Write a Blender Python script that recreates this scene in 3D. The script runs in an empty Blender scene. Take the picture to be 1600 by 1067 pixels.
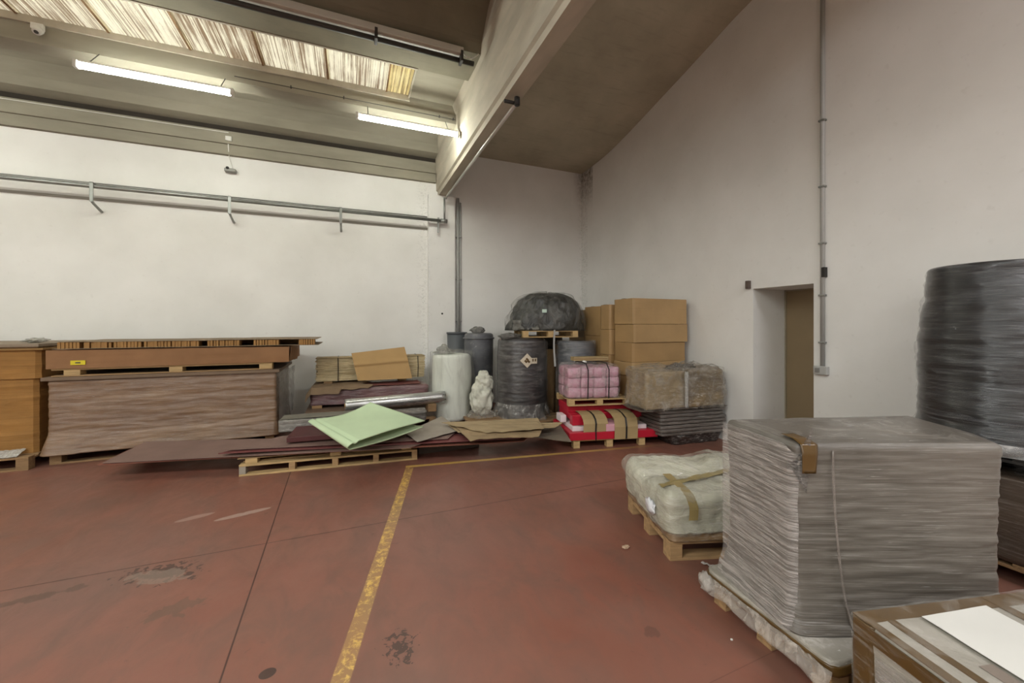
import bpy, bmesh, math, random
from mathutils import Vector, Matrix, noise
random.seed(7)
SC = bpy.context.scene
COL = SC.collection
PI = math.pi
H = 1.55                       # eye height, metres
YAW = math.radians(22.1)
S_, C_ = math.sin(YAW), math.cos(YAW)
F = 620.0                      # focal length in pixels of the 1600 px wide frame

# ------------------------------------------------------------------ camera
cam_d = bpy.data.cameras.new('camera'); cam = bpy.data.objects.new('camera', cam_d); COL.objects.link(cam)
cam_d.sensor_width = 36; cam_d.lens = F / 1600 * 36
cam_d.shift_y = -26.5 / 1600; cam_d.clip_start = .05; cam_d.clip_end = 200
cam.location = (0, 0, H); cam.rotation_euler = (PI / 2, 0, -YAW)
SC.camera = cam
# ------------------------------------------------------------------ sky, exposure
SC.view_settings.view_transform = 'Standard'
SC.view_settings.look = 'None'
SC.view_settings.gamma = 1
SC.view_settings.use_curve_mapping = False
SC.view_settings.exposure = 0.95
w = bpy.data.worlds.new('world'); SC.world = w; w.use_nodes = True
bg = w.node_tree.nodes['Background']
bg.inputs[0].default_value = (1.0, 0.97, 0.90, 1)
bg.inputs[1].default_value = 1.4
TUBE_POWER = 40.0              # emission of a lit tube
DAY_L = 8.0                    # radiance of the added, unseen roof lights behind the camera

def area(name, loc, sx, sy, rad, col, rot=(0, 0, 0)):
    l = bpy.data.lights.new(name, 'AREA'); l.shape = 'RECTANGLE'; l.size = sx; l.size_y = sy
    l.energy = rad * sx * sy * PI; l.color = col
    o = bpy.data.objects.new(name, l); COL.objects.link(o); o.location = loc; o.rotation_euler = rot
    return o
# area lights added as daylight from unseen roof openings behind the camera
area('daylight_roof_opening', (-5.0, -.15 * H, 3.52 * H), 8.0, 1.05, DAY_L, (.97, 1.0, .98))
area('daylight_roof_opening', (3.2, -1.8 * H, 3.78 * H), 2.6, 1.2, DAY_L * 1.8, (.97, .97, 1.0))
area('daylight_roof_opening', (-6.4, -5.95, 3.60 * H), 9.0, 1.3, DAY_L, (.97, 1.0, .97))

# ------------------------------------------------------------------ helpers
def U(px, py, X=None, Y=None, Z=None):
    """a point of the place on the sight line of a photo pixel and on one known plane"""
    t = (px - 800) / F; s = (507 - py) / F
    d = Vector((S_ + C_ * t, C_ - S_ * t, s))
    if X is not None: k = X / d.x
    elif Y is not None: k = Y / d.y
    else: k = (Z - H) / d.z
    return Vector((0, 0, H)) + d * k

def lin(h):
    h = h.lstrip('#'); v = [int(h[i:i + 2], 16) / 255 for i in (0, 2, 4)]
    return tuple(x / 12.92 if x <= .04045 else ((x + .055) / 1.055) ** 2.4 for x in v) + (1,)

def mul(c, k): return (c[0] * k, c[1] * k, c[2] * k, 1)

class NT:
    def __init__(s, name):
        s.m = bpy.data.materials.new(name); s.m.use_nodes = True
        s.t = s.m.node_tree; s.n = s.t.nodes; s.b = s.n['Principled BSDF']; s.out = s.n['Material Output']
        s.tc = s.n.new('ShaderNodeTexCoord')
    def L(s, a, b): s.t.links.new(a, b)
    def setv(s, sock, v):
        if hasattr(v, 'is_linked') or hasattr(v, 'links'): s.L(v, sock)
        else: sock.default_value = v
    def mapping(s, scale=(1, 1, 1), rot=(0, 0, 0), loc=(0, 0, 0), src='Object'):
        m = s.n.new('ShaderNodeMapping'); s.L(s.tc.outputs[src], m.inputs[0])
        m.inputs['Scale'].default_value = scale; m.inputs['Rotation'].default_value = rot; m.inputs['Location'].default_value = loc
        return m.outputs[0]
    def noise(s, vec, scale=5, detail=4, rough=.55, dist=0):
        n = s.n.new('ShaderNodeTexNoise'); s.L(vec, n.inputs['Vector'])
        n.inputs['Scale'].default_value = scale; n.inputs['Detail'].default_value = detail
        n.inputs['Roughness'].default_value = rough; n.inputs['Distortion'].default_value = dist
        return n.outputs[0]
    def ramp(s, fac, pts):
        r = s.n.new('ShaderNodeValToRGB'); s.L(fac, r.inputs[0]); e = r.color_ramp.elements
        while len(e) < len(pts): e.new(.5)
        for i, (p, c) in enumerate(pts):
            e[i].position = p; e[i].color = c if isinstance(c, tuple) else (c, c, c, 1)
        return r.outputs[0]
    def math(s, op, a, b=None, c=None, clamp=False):
        n = s.n.new('ShaderNodeMath'); n.operation = op; n.use_clamp = clamp
        s.setv(n.inputs[0], a)
        if b is not None: s.setv(n.inputs[1], b)
        if c is not None: s.setv(n.inputs[2], c)
        return n.outputs[0]
    def mix(s, fac, a, b, bt='MIX'):
        n = s.n.new('ShaderNodeMix'); n.data_type = 'RGBA'; n.blend_type = bt
        s.setv(n.inputs[0], fac); s.setv(n.inputs[6], a); s.setv(n.inputs[7], b)
        return n.outputs[2]
    def sep(s, src='Object'):
        n = s.n.new('ShaderNodeSeparateXYZ'); s.L(s.tc.outputs[src], n.inputs[0]); return n.outputs
    def bump(s, hgt, strength=.3, dist=.02, nrm=None):
        n = s.n.new('ShaderNodeBump'); s.L(hgt, n.inputs['Height'])
        n.inputs['Strength'].default_value = strength; n.inputs['Distance'].default_value = dist
        if nrm is not None: s.L(nrm, n.inputs['Normal'])
        return n.outputs[0]
    def col(s, v): s.setv(s.b.inputs['Base Color'], v)
    def rough(s, v): s.setv(s.b.inputs['Roughness'], v)
    def nrm(s, v): s.L(v, s.b.inputs['Normal'])

def plain(name, hexc, rough=.6, var=.15, scale=6, bump=.1, metal=0, stretch=(1, 1, 1), bd=.01):
    m = NT(name); c = lin(hexc)
    v = m.noise(m.mapping(stretch), scale, 5)
    m.col(m.ramp(v, [(.3, mul(c, 1 - var)), (.7, mul(c, 1 + var))]))
    m.rough(rough); m.b.inputs['Metallic'].default_value = metal
    if bump: m.nrm(m.bump(v, bump, bd))
    return m.m

def folds0(m): return m.noise(m.mapping((1, 1, 1.6)), 2.6, 3, .5, .6)
def wrapped(name, hexc, stretch=(1.2, 1.2, 22), rot=(0, 0, 0), milky=.35, var=.2, coat=.9, strength=.55, base2=None, layer=0, crough=.12, fold=.5):
    """content seen through tight stretch film: content colour below, glossy wrinkled film as coat"""
    m = NT(name); c = lin(hexc); c2 = lin(base2) if base2 else mul(c, 1 + var)
    v = m.mapping(stretch, rot)
    st = m.noise(v, 3.0, 6, .62, .4)
    fine = m.noise(m.mapping((stretch[0] * 1.6, stretch[1] * 1.6, stretch[2] * 3.2), rot), 3.0, 5, .7, .3)
    big = m.noise(m.mapping((1, 1, 2.0)), 2.2, 3)
    base = m.ramp(big, [(.32, mul(c, 1 - var)), (.68, c2)])
    if layer:
        ly = m.noise(m.mapping((.25, .25, layer)), 3, 4, .7)
        base = m.mix(m.ramp(ly, [(.44, .0), (.56, .45)]), base, mul(c, .55))
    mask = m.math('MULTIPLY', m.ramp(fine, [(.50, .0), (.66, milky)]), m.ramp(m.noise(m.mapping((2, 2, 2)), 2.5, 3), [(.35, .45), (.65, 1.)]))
    crease_glint = m.math('MULTIPLY', m.ramp(m.noise(m.mapping((stretch[0] * 2.2, stretch[1] * 2.2, stretch[2] * 4.0), rot, (3, 3, 3)), 3.0, 3, .6, .6), [(.665, .0), (.70, min(1, milky * 2.2))]), m.ramp(folds0(m), [(.45, .1), (.62, 1.)]))  # bright streaks along film creases, glints put into the colour
    m.col(m.mix(crease_glint, m.mix(mask, base, lin('cfc8c0')), lin('ebe7e2')))
    m.rough(.55)
    m.b.inputs['Coat Weight'].default_value = coat
    m.b.inputs['Coat Roughness'].default_value = crough
    folds = m.noise(m.mapping((1.3, 1.3, 3.5)), 3.5, 4, .55, 1.2)
    h = m.math('ADD', m.math('ADD', m.math('MULTIPLY', st, .5), m.math('MULTIPLY', fine, .45)), m.math('MULTIPLY', folds, fold))
    bm_ = m.bump(h, strength, .022)
    m.L(bm_, m.b.inputs['Coat Normal']); m.nrm(m.bump(h, strength * .35, .03))
    return m.m

def film(name, dens=.22, tint='d8d6d2', stretch=(5, 5, 2), rough=.16, strength=.7, streak=.5):
    m = NT(name)
    v = m.noise(m.mapping(stretch), 2.5, 6, .6, .8)
    m.col(lin(tint)); m.rough(rough); m.nrm(m.bump(v, strength, .03))
    tr = m.n.new('ShaderNodeBsdfTransparent'); mx = m.n.new('ShaderNodeMixShader')
    lw = m.n.new('ShaderNodeLayerWeight'); lw.inputs[0].default_value = .25
    f = m.math('ADD', m.ramp(v, [(.48, dens), (.75, dens + streak)]), m.math('MULTIPLY', m.math('POWER', lw.outputs[1], 2.0), .4), clamp=True)
    m.L(f, mx.inputs[0]); m.L(tr.outputs[0], mx.inputs[1]); m.L(m.b.outputs[0], mx.inputs[2]); m.L(mx.outputs[0], m.out.inputs[0])
    return m.m

def cardboard(name, hexc, layer=0, var=.12, rough=.8):
    m = NT(name); c = lin(hexc)
    v = m.noise(m.mapping((1, 1, 1)), 4, 5)
    base = m.ramp(v, [(.3, mul(c, 1 - var)), (.7, mul(c, 1 + var))])
    if layer:
        ly = m.noise(m.mapping((.3, .3, layer)), 3, 5, .7)
        base = m.mix(m.ramp(ly, [(.45, .0), (.6, .4)]), base, mul(c, .6))
        m.nrm(m.bump(ly, .4, .01))
    else: m.nrm(m.bump(v, .15, .01))
    m.col(base); m.rough(rough)
    return m.m

# ---- geometry
def tag(o, label=None, cat=None, group=None, kind=None):
    if label: o['label'] = label
    if cat: o['category'] = cat
    if group: o['group'] = group
    if kind: o['kind'] = kind
    return o
def thing(name, label, cat, loc=(0, 0, 0), rotz=0, group=None):
    o = bpy.data.objects.new(name, None); COL.objects.link(o); o.empty_display_size = .1
    o.location = loc; o.rotation_euler = (0, 0, rotz)
    return tag(o, label, cat, group)
def obj(name, bm, m, parent=None, smooth=False, loc=None, rot=None):
    me = bpy.data.meshes.new(name)
    bmesh.ops.recalc_face_normals(bm, faces=bm.faces)
    bm.to_mesh(me); bm.free(); me.materials.append(m)
    if smooth: me.shade_smooth()
    o = bpy.data.objects.new(name, me); COL.objects.link(o)
    if parent: o.parent = parent
    if loc is not None: o.location = loc
    if rot is not None: o.rotation_euler = rot
    return o
def copy_tree(o, parent=None):
    c = o.copy(); COL.objects.link(c)
    if parent: c.parent = parent
    for ch in list(o.children): copy_tree(ch, c)
    return c
def BM(): return bmesh.new()
def box(bm, x0, x1, y0, y1, z0, z1, bev=0, M=None):
    r = bmesh.ops.create_cube(bm, size=1)
    vs = r['verts']
    for v in vs:
        v.co = Vector((x0 + (v.co.x + .5) * (x1 - x0), y0 + (v.co.y + .5) * (y1 - y0), z0 + (v.co.z + .5) * (z1 - z0)))
    if bev:
        es = list({e for v in vs for e in v.link_edges})
        rr = bmesh.ops.bevel(bm, geom=es, offset=bev, segments=2, affect='EDGES', profile=.6)
        vs = list({v for f in rr['faces'] for v in f.verts} | {v for v in vs if v.is_valid})
    if M: bmesh.ops.transform(bm, matrix=M, verts=vs)
    return bm
def B(x0, x1, y0, y1, z0, z1, bev=.004): return box(BM(), x0, x1, y0, y1, z0, z1, bev)
def tube(bm, pts, r, n=10, caps=True):
    pts = [Vector(p) for p in pts]; rings = []
    up = Vector((0, 0, 1))
    for i, p in enumerate(pts):
        a = pts[max(i - 1, 0)]; b = pts[min(i + 1, len(pts) - 1)]; d = (b - a).normalized()
        u = d.cross(up)
        if u.length < .05: u = d.cross(Vector((1, 0, 0)))
        u.normalize(); v = u.cross(d)
        rr = r[i] if isinstance(r, (list, tuple)) else r
        rings.append([bm.verts.new(p + (u * math.cos(2 * PI * k / n) + v * math.sin(2 * PI * k / n)) * rr) for k in range(n)])
    for a, b in zip(rings, rings[1:]):
        for k in range(n): bm.faces.new((a[k], a[(k + 1) % n], b[(k + 1) % n], b[k]))
    if caps: bm.faces.new(rings[0][::-1]); bm.faces.new(rings[-1])
    return bm
def loft(rings, cap0=True, cap1=True):
    bm = BM(); R = [[bm.verts.new(p) for p in r] for r in rings]
    n = len(R[0])
    for a, b in zip(R, R[1:]):
        for k in range(n): bm.faces.new((a[k], a[(k + 1) % n], b[(k + 1) % n], b[k]))
    if cap0: bm.faces.new(R[0][::-1])
    if cap1: bm.faces.new(R[-1])
    return bm
def rpoly(pts, r, n):
    """rounded closed outline through pts (list of (x,y[,radius])) resampled to n points"""
    out = []; m = len(pts)
    for i in range(m):
        p = Vector(pts[i][:2]); rad = pts[i][2] if len(pts[i]) > 2 else r
        a = Vector(pts[i - 1][:2]); b = Vector(pts[(i + 1) % m][:2])
        da = (a - p); db = (b - p)
        ra = min(rad, da.length * .45); rb = min(rad, db.length * .45)
        p0 = p + da.normalized() * ra; p1 = p + db.normalized() * rb
        for k in range(7):
            t = k / 6; out.append(p0 * (1 - t) ** 2 + p * 2 * t * (1 - t) + p1 * t * t)
    L = [0]
    for i in range(len(out)): L.append(L[-1] + (out[(i + 1) % len(out)] - out[i]).length)
    res = []; j = 0
    for k in range(n):
        s = L[-1] * k / n
        while L[j + 1] < s: j += 1
        a = out[j]; b = out[(j + 1) % len(out)]; f = (s - L[j]) / max(1e-9, L[j + 1] - L[j])
        res.append(a.lerp(b, f))
    return res
def nz(v, s=1): return noise.noise(Vector(v) * s)
def load(outline, z0, z1, n=120, nz_=26, r=.04, amp=.008, fz=9, fxy=2, topr=.03, scale=None, topamp=.006, seed=0, waist=None):
    """a wrapped load: outline extruded in height, film wrinkles as real offsets, rounded rim and uneven top"""
    base = rpoly(outline, r, n); c = sum(base, Vector((0, 0))) / n
    rings = []
    nr = []
    for k in range(n):
        d = base[(k + 1) % n] - base[k - 1]; nr.append(Vector((d.y, -d.x)).normalized())
    area2 = sum(base[k].x * base[(k + 1) % n].y - base[(k + 1) % n].x * base[k].y for k in range(n))
    if area2 < 0: nr = [-q for q in nr]
    def pt(k, z, sc, off):
        p = base[k]; q = c + (p - c) * sc
        o = amp * (nz((p.x * fxy + seed, p.y * fxy, z * fz)) + .6 * nz((p.x * fxy * 3, p.y * fxy * 3 + seed, z * fz * 2.3))) + off
        if waist: o += waist(z, p)
        q = q + nr[k] * o
        return Vector((q.x, q.y, z))
    for i in range(nz_ + 1):
        z = z0 + (z1 - topr - z0) * i / nz_
        rings.append([pt(k, z, 1, 0) for k in range(n)])
    for j in range(1, 5):
        a = j / 4 * PI / 2
        rings.append([pt(k, z1 - topr + topr * math.sin(a), 1, -topr * (1 - math.cos(a))) for k in range(n)])
    for sc in (.93, .82, .68, .5, .3, .12):
        rings.append([Vector((*(c + (base[k] + nr[k] * -topr - c) * sc), z1 + topamp * nz(((base[k].x) * sc * 5 + seed, base[k].y * sc * 5, 3.3)))) for k in range(n)])
    return loft(rings)
def rect(x0, x1, y0, y1): return [(x0, y0), (x1, y0), (x1, y1), (x0, y1)]
def sheet(fn, nu, nv, th=.003):
    """a thin sheet with real thickness: fn(u,v) -> point"""
    bm = BM(); P = [[fn(i / nu, j / nv) for j in range(nv + 1)] for i in range(nu + 1)]
    V = [[bm.verts.new(P[i][j]) for j in range(nv + 1)] for i in range(nu + 1)]
    for i in range(nu):
        for j in range(nv): bm.faces.new((V[i][j], V[i + 1][j], V[i + 1][j + 1], V[i][j + 1]))
    bmesh.ops.recalc_face_normals(bm, faces=bm.faces)
    if th: bmesh.ops.solidify(bm, geom=bm.faces[:], thickness=th)
    return bm
def blob(rx, ry, rz, sub=4, amp=.2, f=2.5, seed=0, flat=None, rid=0):
    bm = BM(); bmesh.ops.create_icosphere(bm, subdivisions=sub, radius=1)
    for v in bm.verts:
        p = v.co.copy(); q = p + Vector((seed, seed * 2, 0))
        o = 1 + amp * nz(q, f) + amp * .5 * nz(q, f * 2.3)
        if rid: o -= rid * abs(nz(q, f * 1.7))
        v.co = Vector((p.x * rx, p.y * ry, p.z * rz)) * o
        if flat is not None and v.co.z < flat: v.co.z = flat + (v.co.z - flat) * .05
    return bm

# ------------------------------------------------------------------ materials
def wall_material():
    m = NT('painted_wall'); p = m.sep()
    v = m.noise(m.mapping((1, 1, 1)), 1.1, 4); v2 = m.noise(m.mapping((1, 1, 1)), 14, 6)
    base = m.ramp(v, [(.3, lin('dcdad5')), (.7, lin('e8e6e2'))])
    base = m.mix(m.ramp(v2, [(.62, 0.), (.8, .18)]), base, lin('a8a294'))
    # old filler marks beside the column and down the corner, mottled darker upper corner
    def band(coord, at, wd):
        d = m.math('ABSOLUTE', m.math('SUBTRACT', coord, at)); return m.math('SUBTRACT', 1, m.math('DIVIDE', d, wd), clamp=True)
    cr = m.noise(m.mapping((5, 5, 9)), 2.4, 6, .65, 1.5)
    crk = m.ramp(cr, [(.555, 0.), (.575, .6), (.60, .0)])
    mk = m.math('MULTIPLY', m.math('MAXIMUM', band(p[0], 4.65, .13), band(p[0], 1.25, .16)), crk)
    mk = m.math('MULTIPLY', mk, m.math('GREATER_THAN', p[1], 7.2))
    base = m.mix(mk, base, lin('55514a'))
    corner_dark = m.math('MULTIPLY', m.math('MULTIPLY', band(p[0], 4.65, .22), band(p[2], 4.75, .8)), m.ramp(v2, [(.35, .2), (.65, .9)]))
    corner_dark = m.math('MULTIPLY', corner_dark, m.math('GREATER_THAN', p[1], 7.0))
    base = m.mix(corner_dark, base, lin('6b6458'))
    m.col(base); m.rough(.85); m.nrm(m.bump(v2, .08, .01))
    return m.m
M_wall = wall_material()
def ceiling_material(c1='6f6a59', c2='837d6a'):
    m = NT('precast_concrete'); v = m.noise(m.mapping((1, 1, 1)), 1.6, 5, .6); v2 = m.noise(m.mapping((.4, 3, 3)), 6, 6)
    base = m.ramp(v, [(.3, lin(c1)), (.7, lin(c2))])
    base = m.mix(m.ramp(v2, [(.55, 0.), (.75, .35)]), base, mul(lin(c1), .7))
    m.col(base); m.rough(.9); m.nrm(m.bump(v2, .12, .01)); return m.m
M_ceil = ceiling_material(); M_ceil_r = ceiling_material('a59c88', 'bab09b')
M_ceil_l = plain('whitewashed_concrete', '8f897a', .9, .12, 3, .1, stretch=(.5, 2, 2))
M_beam = plain('beam_concrete', 'b0a897', .9, .14, 3, .15, stretch=(2, .6, 2))

def floor_material():
    m = NT('red_painted_floor'); p = m.sep()
    a = m.noise(m.mapping((1, 1, 1)), .8, 5, .6); b = m.noise(m.mapping((1.5, .8, 1)), 3.2, 6, .65, .6); c = m.noise(m.mapping((1, 1, 1)), 9, 6, .7, .8)
    base = m.ramp(a, [(.3, lin('7d4a3b')), (.5, lin('835546')), (.70, lin('6f4e42'))])
    base = m.mix(m.ramp(b, [(.42, 0.), (.72, .6)]), base, lin('6b5348'))
    g = m.noise(m.mapping((1, .6, 1), loc=(9, 1, 0)), .55, 3, .5); base = m.mix(m.ramp(g, [(.45, 0.), (.7, .45)]), base, lin('7c6259'))
    base = m.mix(m.ramp(c, [(.63, 0.), (.75, .5)]), base, lin('4f3a33'))
    d = m.noise(m.mapping((1, 1, 1), loc=(4, 2, 0)), 2.0, 4, .5, .3)
    base = m.mix(m.ramp(d, [(.55, 0.), (.75, .35)]), base, lin('8f5f50'))
    def spot(cx, cy, rx, ry, rot, thr, colr, amt, sc=16):
        mp = m.n.new('ShaderNodeMapping'); mp.vector_type = 'TEXTURE'; m.L(m.tc.outputs['Object'], mp.inputs[0])
        mp.inputs['Location'].default_value = (cx, cy, 0); mp.inputs['Rotation'].default_value = (0, 0, rot); mp.inputs['Scale'].default_value = (rx, ry, 1)
        ln = m.n.new('ShaderNodeVectorMath'); ln.operation = 'LENGTH'; m.L(mp.outputs[0], ln.inputs[0])
        rad = m.math('SUBTRACT', 1, ln.outputs[1], clamp=True)
        n = m.noise(m.mapping((1, 1, 1)), sc, 3, .6, .5)
        k = m.math('MULTIPLY', m.ramp(m.math('ADD', n, m.math('MULTIPLY', rad, .35)), [(thr, 0.), (thr + .04, amt)]), m.math('GREATER_THAN', rad, .02))
        return m.mix(k, base_[0], lin(colr))
    base_ = [base]
    def S(px, py, *a, **k):
        q = U(px, py, Z=0); base_[0] = spot(q.x, q.y, *a, **k)
    S(255, 895, .32, .15, -.3, .66, '40302a', .75, sc=22)
    S(250, 900, .2, .08, -.3, .50, '8d7b6d', .5, sc=8)
    S(380, 803, .20, .035, .25, .45, 'a58a7e', .8, sc=5)
    S(305, 808, .13, .035, .3, .45, '9a7a6e', .8, sc=5)
    S(625, 1010, .12, .17, 0, .70, '2e2420', .75, sc=30)
    S(418, 1052, .035, .03, 0, .3, '2e2420', .8, sc=3)
    S(275, 950, .22, .12, .2, .66, '5a4a3c', .45, sc=12)
    S(1020, 988, .05, .05, 0, .62, '4a3a34', .4, sc=16)
    S(70, 930, .3, .05, .1, .6, '4a3a30', .5, sc=8)
    base = base_[0]
    def line(a_, b_, wd, soft=.003, ext=None):
        """mask of a straight strip between floor points a_ and b_, half width wd"""
        d_ = (b_ - a_); Ln = d_.length; d_.normalize(); nrm_ = Vector((-d_.y, d_.x))
        off = m.math('SUBTRACT', m.math('ADD', m.math('MULTIPLY', p[0], nrm_.x), m.math('MULTIPLY', p[1], nrm_.y)), nrm_.x * a_.x + nrm_.y * a_.y)
        k = m.math('DIVIDE', m.math('SUBTRACT', wd, m.math('ABSOLUTE', off)), soft, clamp=True)
        if ext is None: return k
        al = m.math('SUBTRACT', m.math('ADD', m.math('MULTIPLY', p[0], d_.x), m.math('MULTIPLY', p[1], d_.y)), d_.x * a_.x + d_.y * a_.y)
        k = m.math('MULTIPLY', k, m.math('GREATER_THAN', al, -ext[0])); return m.math('MULTIPLY', k, m.math('LESS_THAN', al, Ln + ext[1]))
    # saw-cut joints
    G = lambda x, y: U(x, y, Z=0).xy
    j1 = line(G(343, 1067), G(453, 740), .0055); j2 = line(G(210, 886), G(700, 798), .0050)
    q = G(1115, 1064); r = G(1205, 1020); j3 = line(q, r, .003)
    base = m.mix(m.math('MULTIPLY', m.math('MAXIMUM', j1, j2), .9), base, lin('3a211b'))
    base = m.mix(m.math('MULTIPLY', j3, .45), base, lin('3a211b'))
    # worn yellow lane paint
    y1 = line(G(531, 1067), G(640, 731), .044, .006, (9, 0)); y2 = line(G(637, 729), G(1010, 697), .034, .006, (.02, 1.2))
    wear = m.noise(m.mapping((1, 1, 1)), 26, 6, .75, .5); wear2 = m.noise(m.mapping((1, 1, 1)), 3.5, 4, .6)
    wm = m.ramp(m.math('ADD', wear, m.math('MULTIPLY', wear2, .5)), [(.62, 1.), (.76, .25)])
    far = m.math('SUBTRACT', 1, m.math('MULTIPLY', m.math('SUBTRACT', p[0], 2.0), .55), clamp=True)
    ym = m.math('MAXIMUM', y1, m.math('MULTIPLY', y2, far)); wm = m.math('MAXIMUM', wm, m.math('MULTIPLY', y2, .75))
    yc = m.ramp(wear2, [(.35, lin('cfa653')), (.65, lin('e0ba68'))])
    base = m.mix(m.math('MULTIPLY', ym, wm), base, yc)
    m.col(base)
    m.rough(m.ramp(b, [(.3, .30), (.7, .52)])); m.b.inputs['Specular IOR Level'].default_value = .45
    m.nrm(m.bump(m.math('SUBTRACT', c, m.math('MULTIPLY', m.math('MAXIMUM', j1, j2), .6)), .10, .01))
    return m.m
M_floor = floor_material()

M_wood = plain('pallet_wood', 'a3835c', .8, .25, 5, .2, stretch=(1, 8, 8))
M_wood_pale = plain('pale_pallet_wood', 'b79a6c', .8, .22, 5, .2, stretch=(1, 8, 8))
M_wood_dark = plain('dusty_pallet_wood', '8a6d4c', .85, .25, 5, .2, stretch=(1, 8, 8))
M_steel = plain('galvanised_steel', '8f908c', .42, .12, 8, .05, .75)
M_dark = plain('dark_rubber', '25221f', .7, .2, 8, .1)
M_pvc = plain('grey_pvc', 'a9a8a4', .5, .05, 5, .02)
M_cable = plain('cable_sheath', '3b3833', .6, .1, 8, 0)
M_kraft = cardboard('kraft_carton', 'b48a55')
M_kraft_pale = cardboard('pale_kraft', 'b5946b')
M_tape = plain('brown_packing_tape', '57401f', .28, .15, 7, .1)
M_strap = plain('black_strap', '23201d', .45, .1, 8, 0)
M_white_plastic = plain('white_plastic', 'd8d6cf', .4, .04, 5, 0)
M_paper = plain('white_paper', 'd9d7d0', .6, .04, 3, .05)

# ------------------------------------------------------------------ the room
D = 4.79 * H; W = 3.0 * H
XL, YB, ZT = -11.0, -8.0, 3.95 * H
def st(name, bm, m, smooth=False): return tag(obj(name, bm, m, smooth=smooth), kind='structure')
st('floor', B(XL, 5.6, YB, D + .05, -.1, 0, 0), M_floor)
st('wall_back', B(XL, W + .01, D, D + .25, 0, ZT, 0), M_wall)
# right wall with the deep door recess cut through
dy0, dy1, dz = 2.756, 3.456, 1.995
bm = BM()
box(bm, W, W + .25, YB, dy0, 0, ZT); box(bm, W, W + .25, dy1, D + .25, 0, ZT); box(bm, W, W + .25, dy0, dy1, dz, ZT)
box(bm, W + .25, W + .80, dy0 - .1, dy0, 0, dz + .1); box(bm, W + .25, W + .80, dy1, dy1 + .1, 0, dz + .1); box(bm, W + .25, W + .80, dy0, dy1, dz, dz + .1)
st('wall_right', bm, M_wall)
st('wall_left', B(XL - .2, XL, YB, D, 0, ZT, 0), M_wall)
st('wall_front', B(XL, W, YB - .2, YB, 0, ZT, 0), M_wall)
M_door = plain('tan_door_paint', '8d7a5c', .55, .08, 2, .05)
dr = st('door_1', B(5.255, 5.295, dy0, dy1, 0, dz, .002), M_door)
obj('door_frame', box(box(BM(), 5.235, 5.30, dy1 - .015, dy1, 0, dz), 5.235, 5.30, dy0, dy1, dz - .015, dz), plain('beige_frame', '9c927e', .5, .04, 3, 0), dr)

def prof(pts, x0, x1, top):
    """closed section (Y, Z above eye, both in eye heights) extruded along X"""
    P = [(y * H, H + z * H) for y, z in pts]; P = P + [(P[-1][0], H + top * H), (P[0][0], H + top * H)]
    bm = BM(); a = [bm.verts.new((x0, y, z)) for y, z in P]; b = [bm.verts.new((x1, y, z)) for y, z in P]
    n = len(P); bm.faces.new(a); bm.faces.new(b[::-1])
    for i in range(n): bm.faces.new((a[i], b[i], b[(i + 1) % n], a[(i + 1) % n]))
    return bm
XB = .945 * H
sp = [(4.79, 1.965), (4.585, 1.985), (4.53, 2.05), (4.42, 2.13), (4.2, 2.17), (3.98, 2.13), (3.89, 2.0), (3.85, 1.90), (3.73, 1.92), (3.75, 2.06)]
st('ceiling', prof(sp, XL, XB, 2.32), M_ceil_l)
# slab beyond the last roof-light sheet and the ledge the sheets lie on
st('ceiling', prof([(3.75, 2.10), (3.25, 2.10)], .50 * H, XB, 2.32), M_ceil_l)
sp2 = [(3.25, 2.06), (3.06, 2.055), (2.90, 2.06), (2.84, 2.10), (2.70, 2.26), (2.45, 2.42), (2.1, 2.45), (1.75, 2.36), (1.6, 2.2), (1.55, 1.95), (1.4, 1.95), (1.38, 2.15), (1.2, 2.35), (.8, 2.45), (.25, 2.45)]
st('ceiling', prof(sp2, XL, XB, 2.6), M_ceil)
st('ceiling', prof([(-.5, 2.45), (-.9, 2.45), (-1.3, 2.55), (-3.3, 2.55)], XL, XB, 2.8), M_ceil)
st('ceiling', prof([(.25, 2.55), (-.5, 2.55)], -.9, XB, 2.6), M_ceil)
st('ceiling', prof([(-4.4, 2.55), (-5.5, 2.55)], XL, XB, 2.8), M_ceil)
rp = [(4.80, 2.11), (4.5, 2.125), (4.18, 2.155), (3.80, 2.228), (3.30, 2.35), (2.936, 2.44), (2.65, 2.515), (2.325, 2.60), (1.8, 2.68), (1.2, 2.72), (.6, 2.70), (.1, 2.6), (-.25, 2.43), (-.35, 2.43), (-.5, 2.75), (-1.4, 2.75)]
def smooth_prof(p, k=4):
    out = []
    for i in range(len(p) - 1):
        a = p[max(i - 1, 0)]; b = p[i]; c = p[i + 1]; d = p[min(i + 2, len(p) - 1)]
        for j in range(k):
            t = j / k; t2 = t * t; t3 = t2 * t
            out.append(tuple(.5 * (2 * b[q] + (c[q] - a[q]) * t + (2 * a[q] - 5 * b[q] + 4 * c[q] - d[q]) * t2 + (3 * b[q] - a[q] - 3 * c[q] + d[q]) * t3) for q in (0, 1)))
    return out + [p[-1]]
st('ceiling', prof(smooth_prof(rp[:12]) + rp[12:], 1.07 * H, W + .2, 2.92), M_ceil_r)
st('ceiling', prof([(-2.2, 2.75), (-5.5, 2.75)], 1.07 * H, W + .2, 2.92), M_ceil_r)
# roof plates closing the hall over the area lights
bm = BM(); box(bm, XL, W + .3, YB - .2, 3.1 * H, ZT, ZT + .1); box(bm, XL, W + .3, 3.9 * H, D + .25, ZT, ZT + .1); box(bm, XB, W + .3, 3.1 * H, 3.9 * H, ZT, ZT + .1)
st('ceiling', bm, M_ceil)
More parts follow.
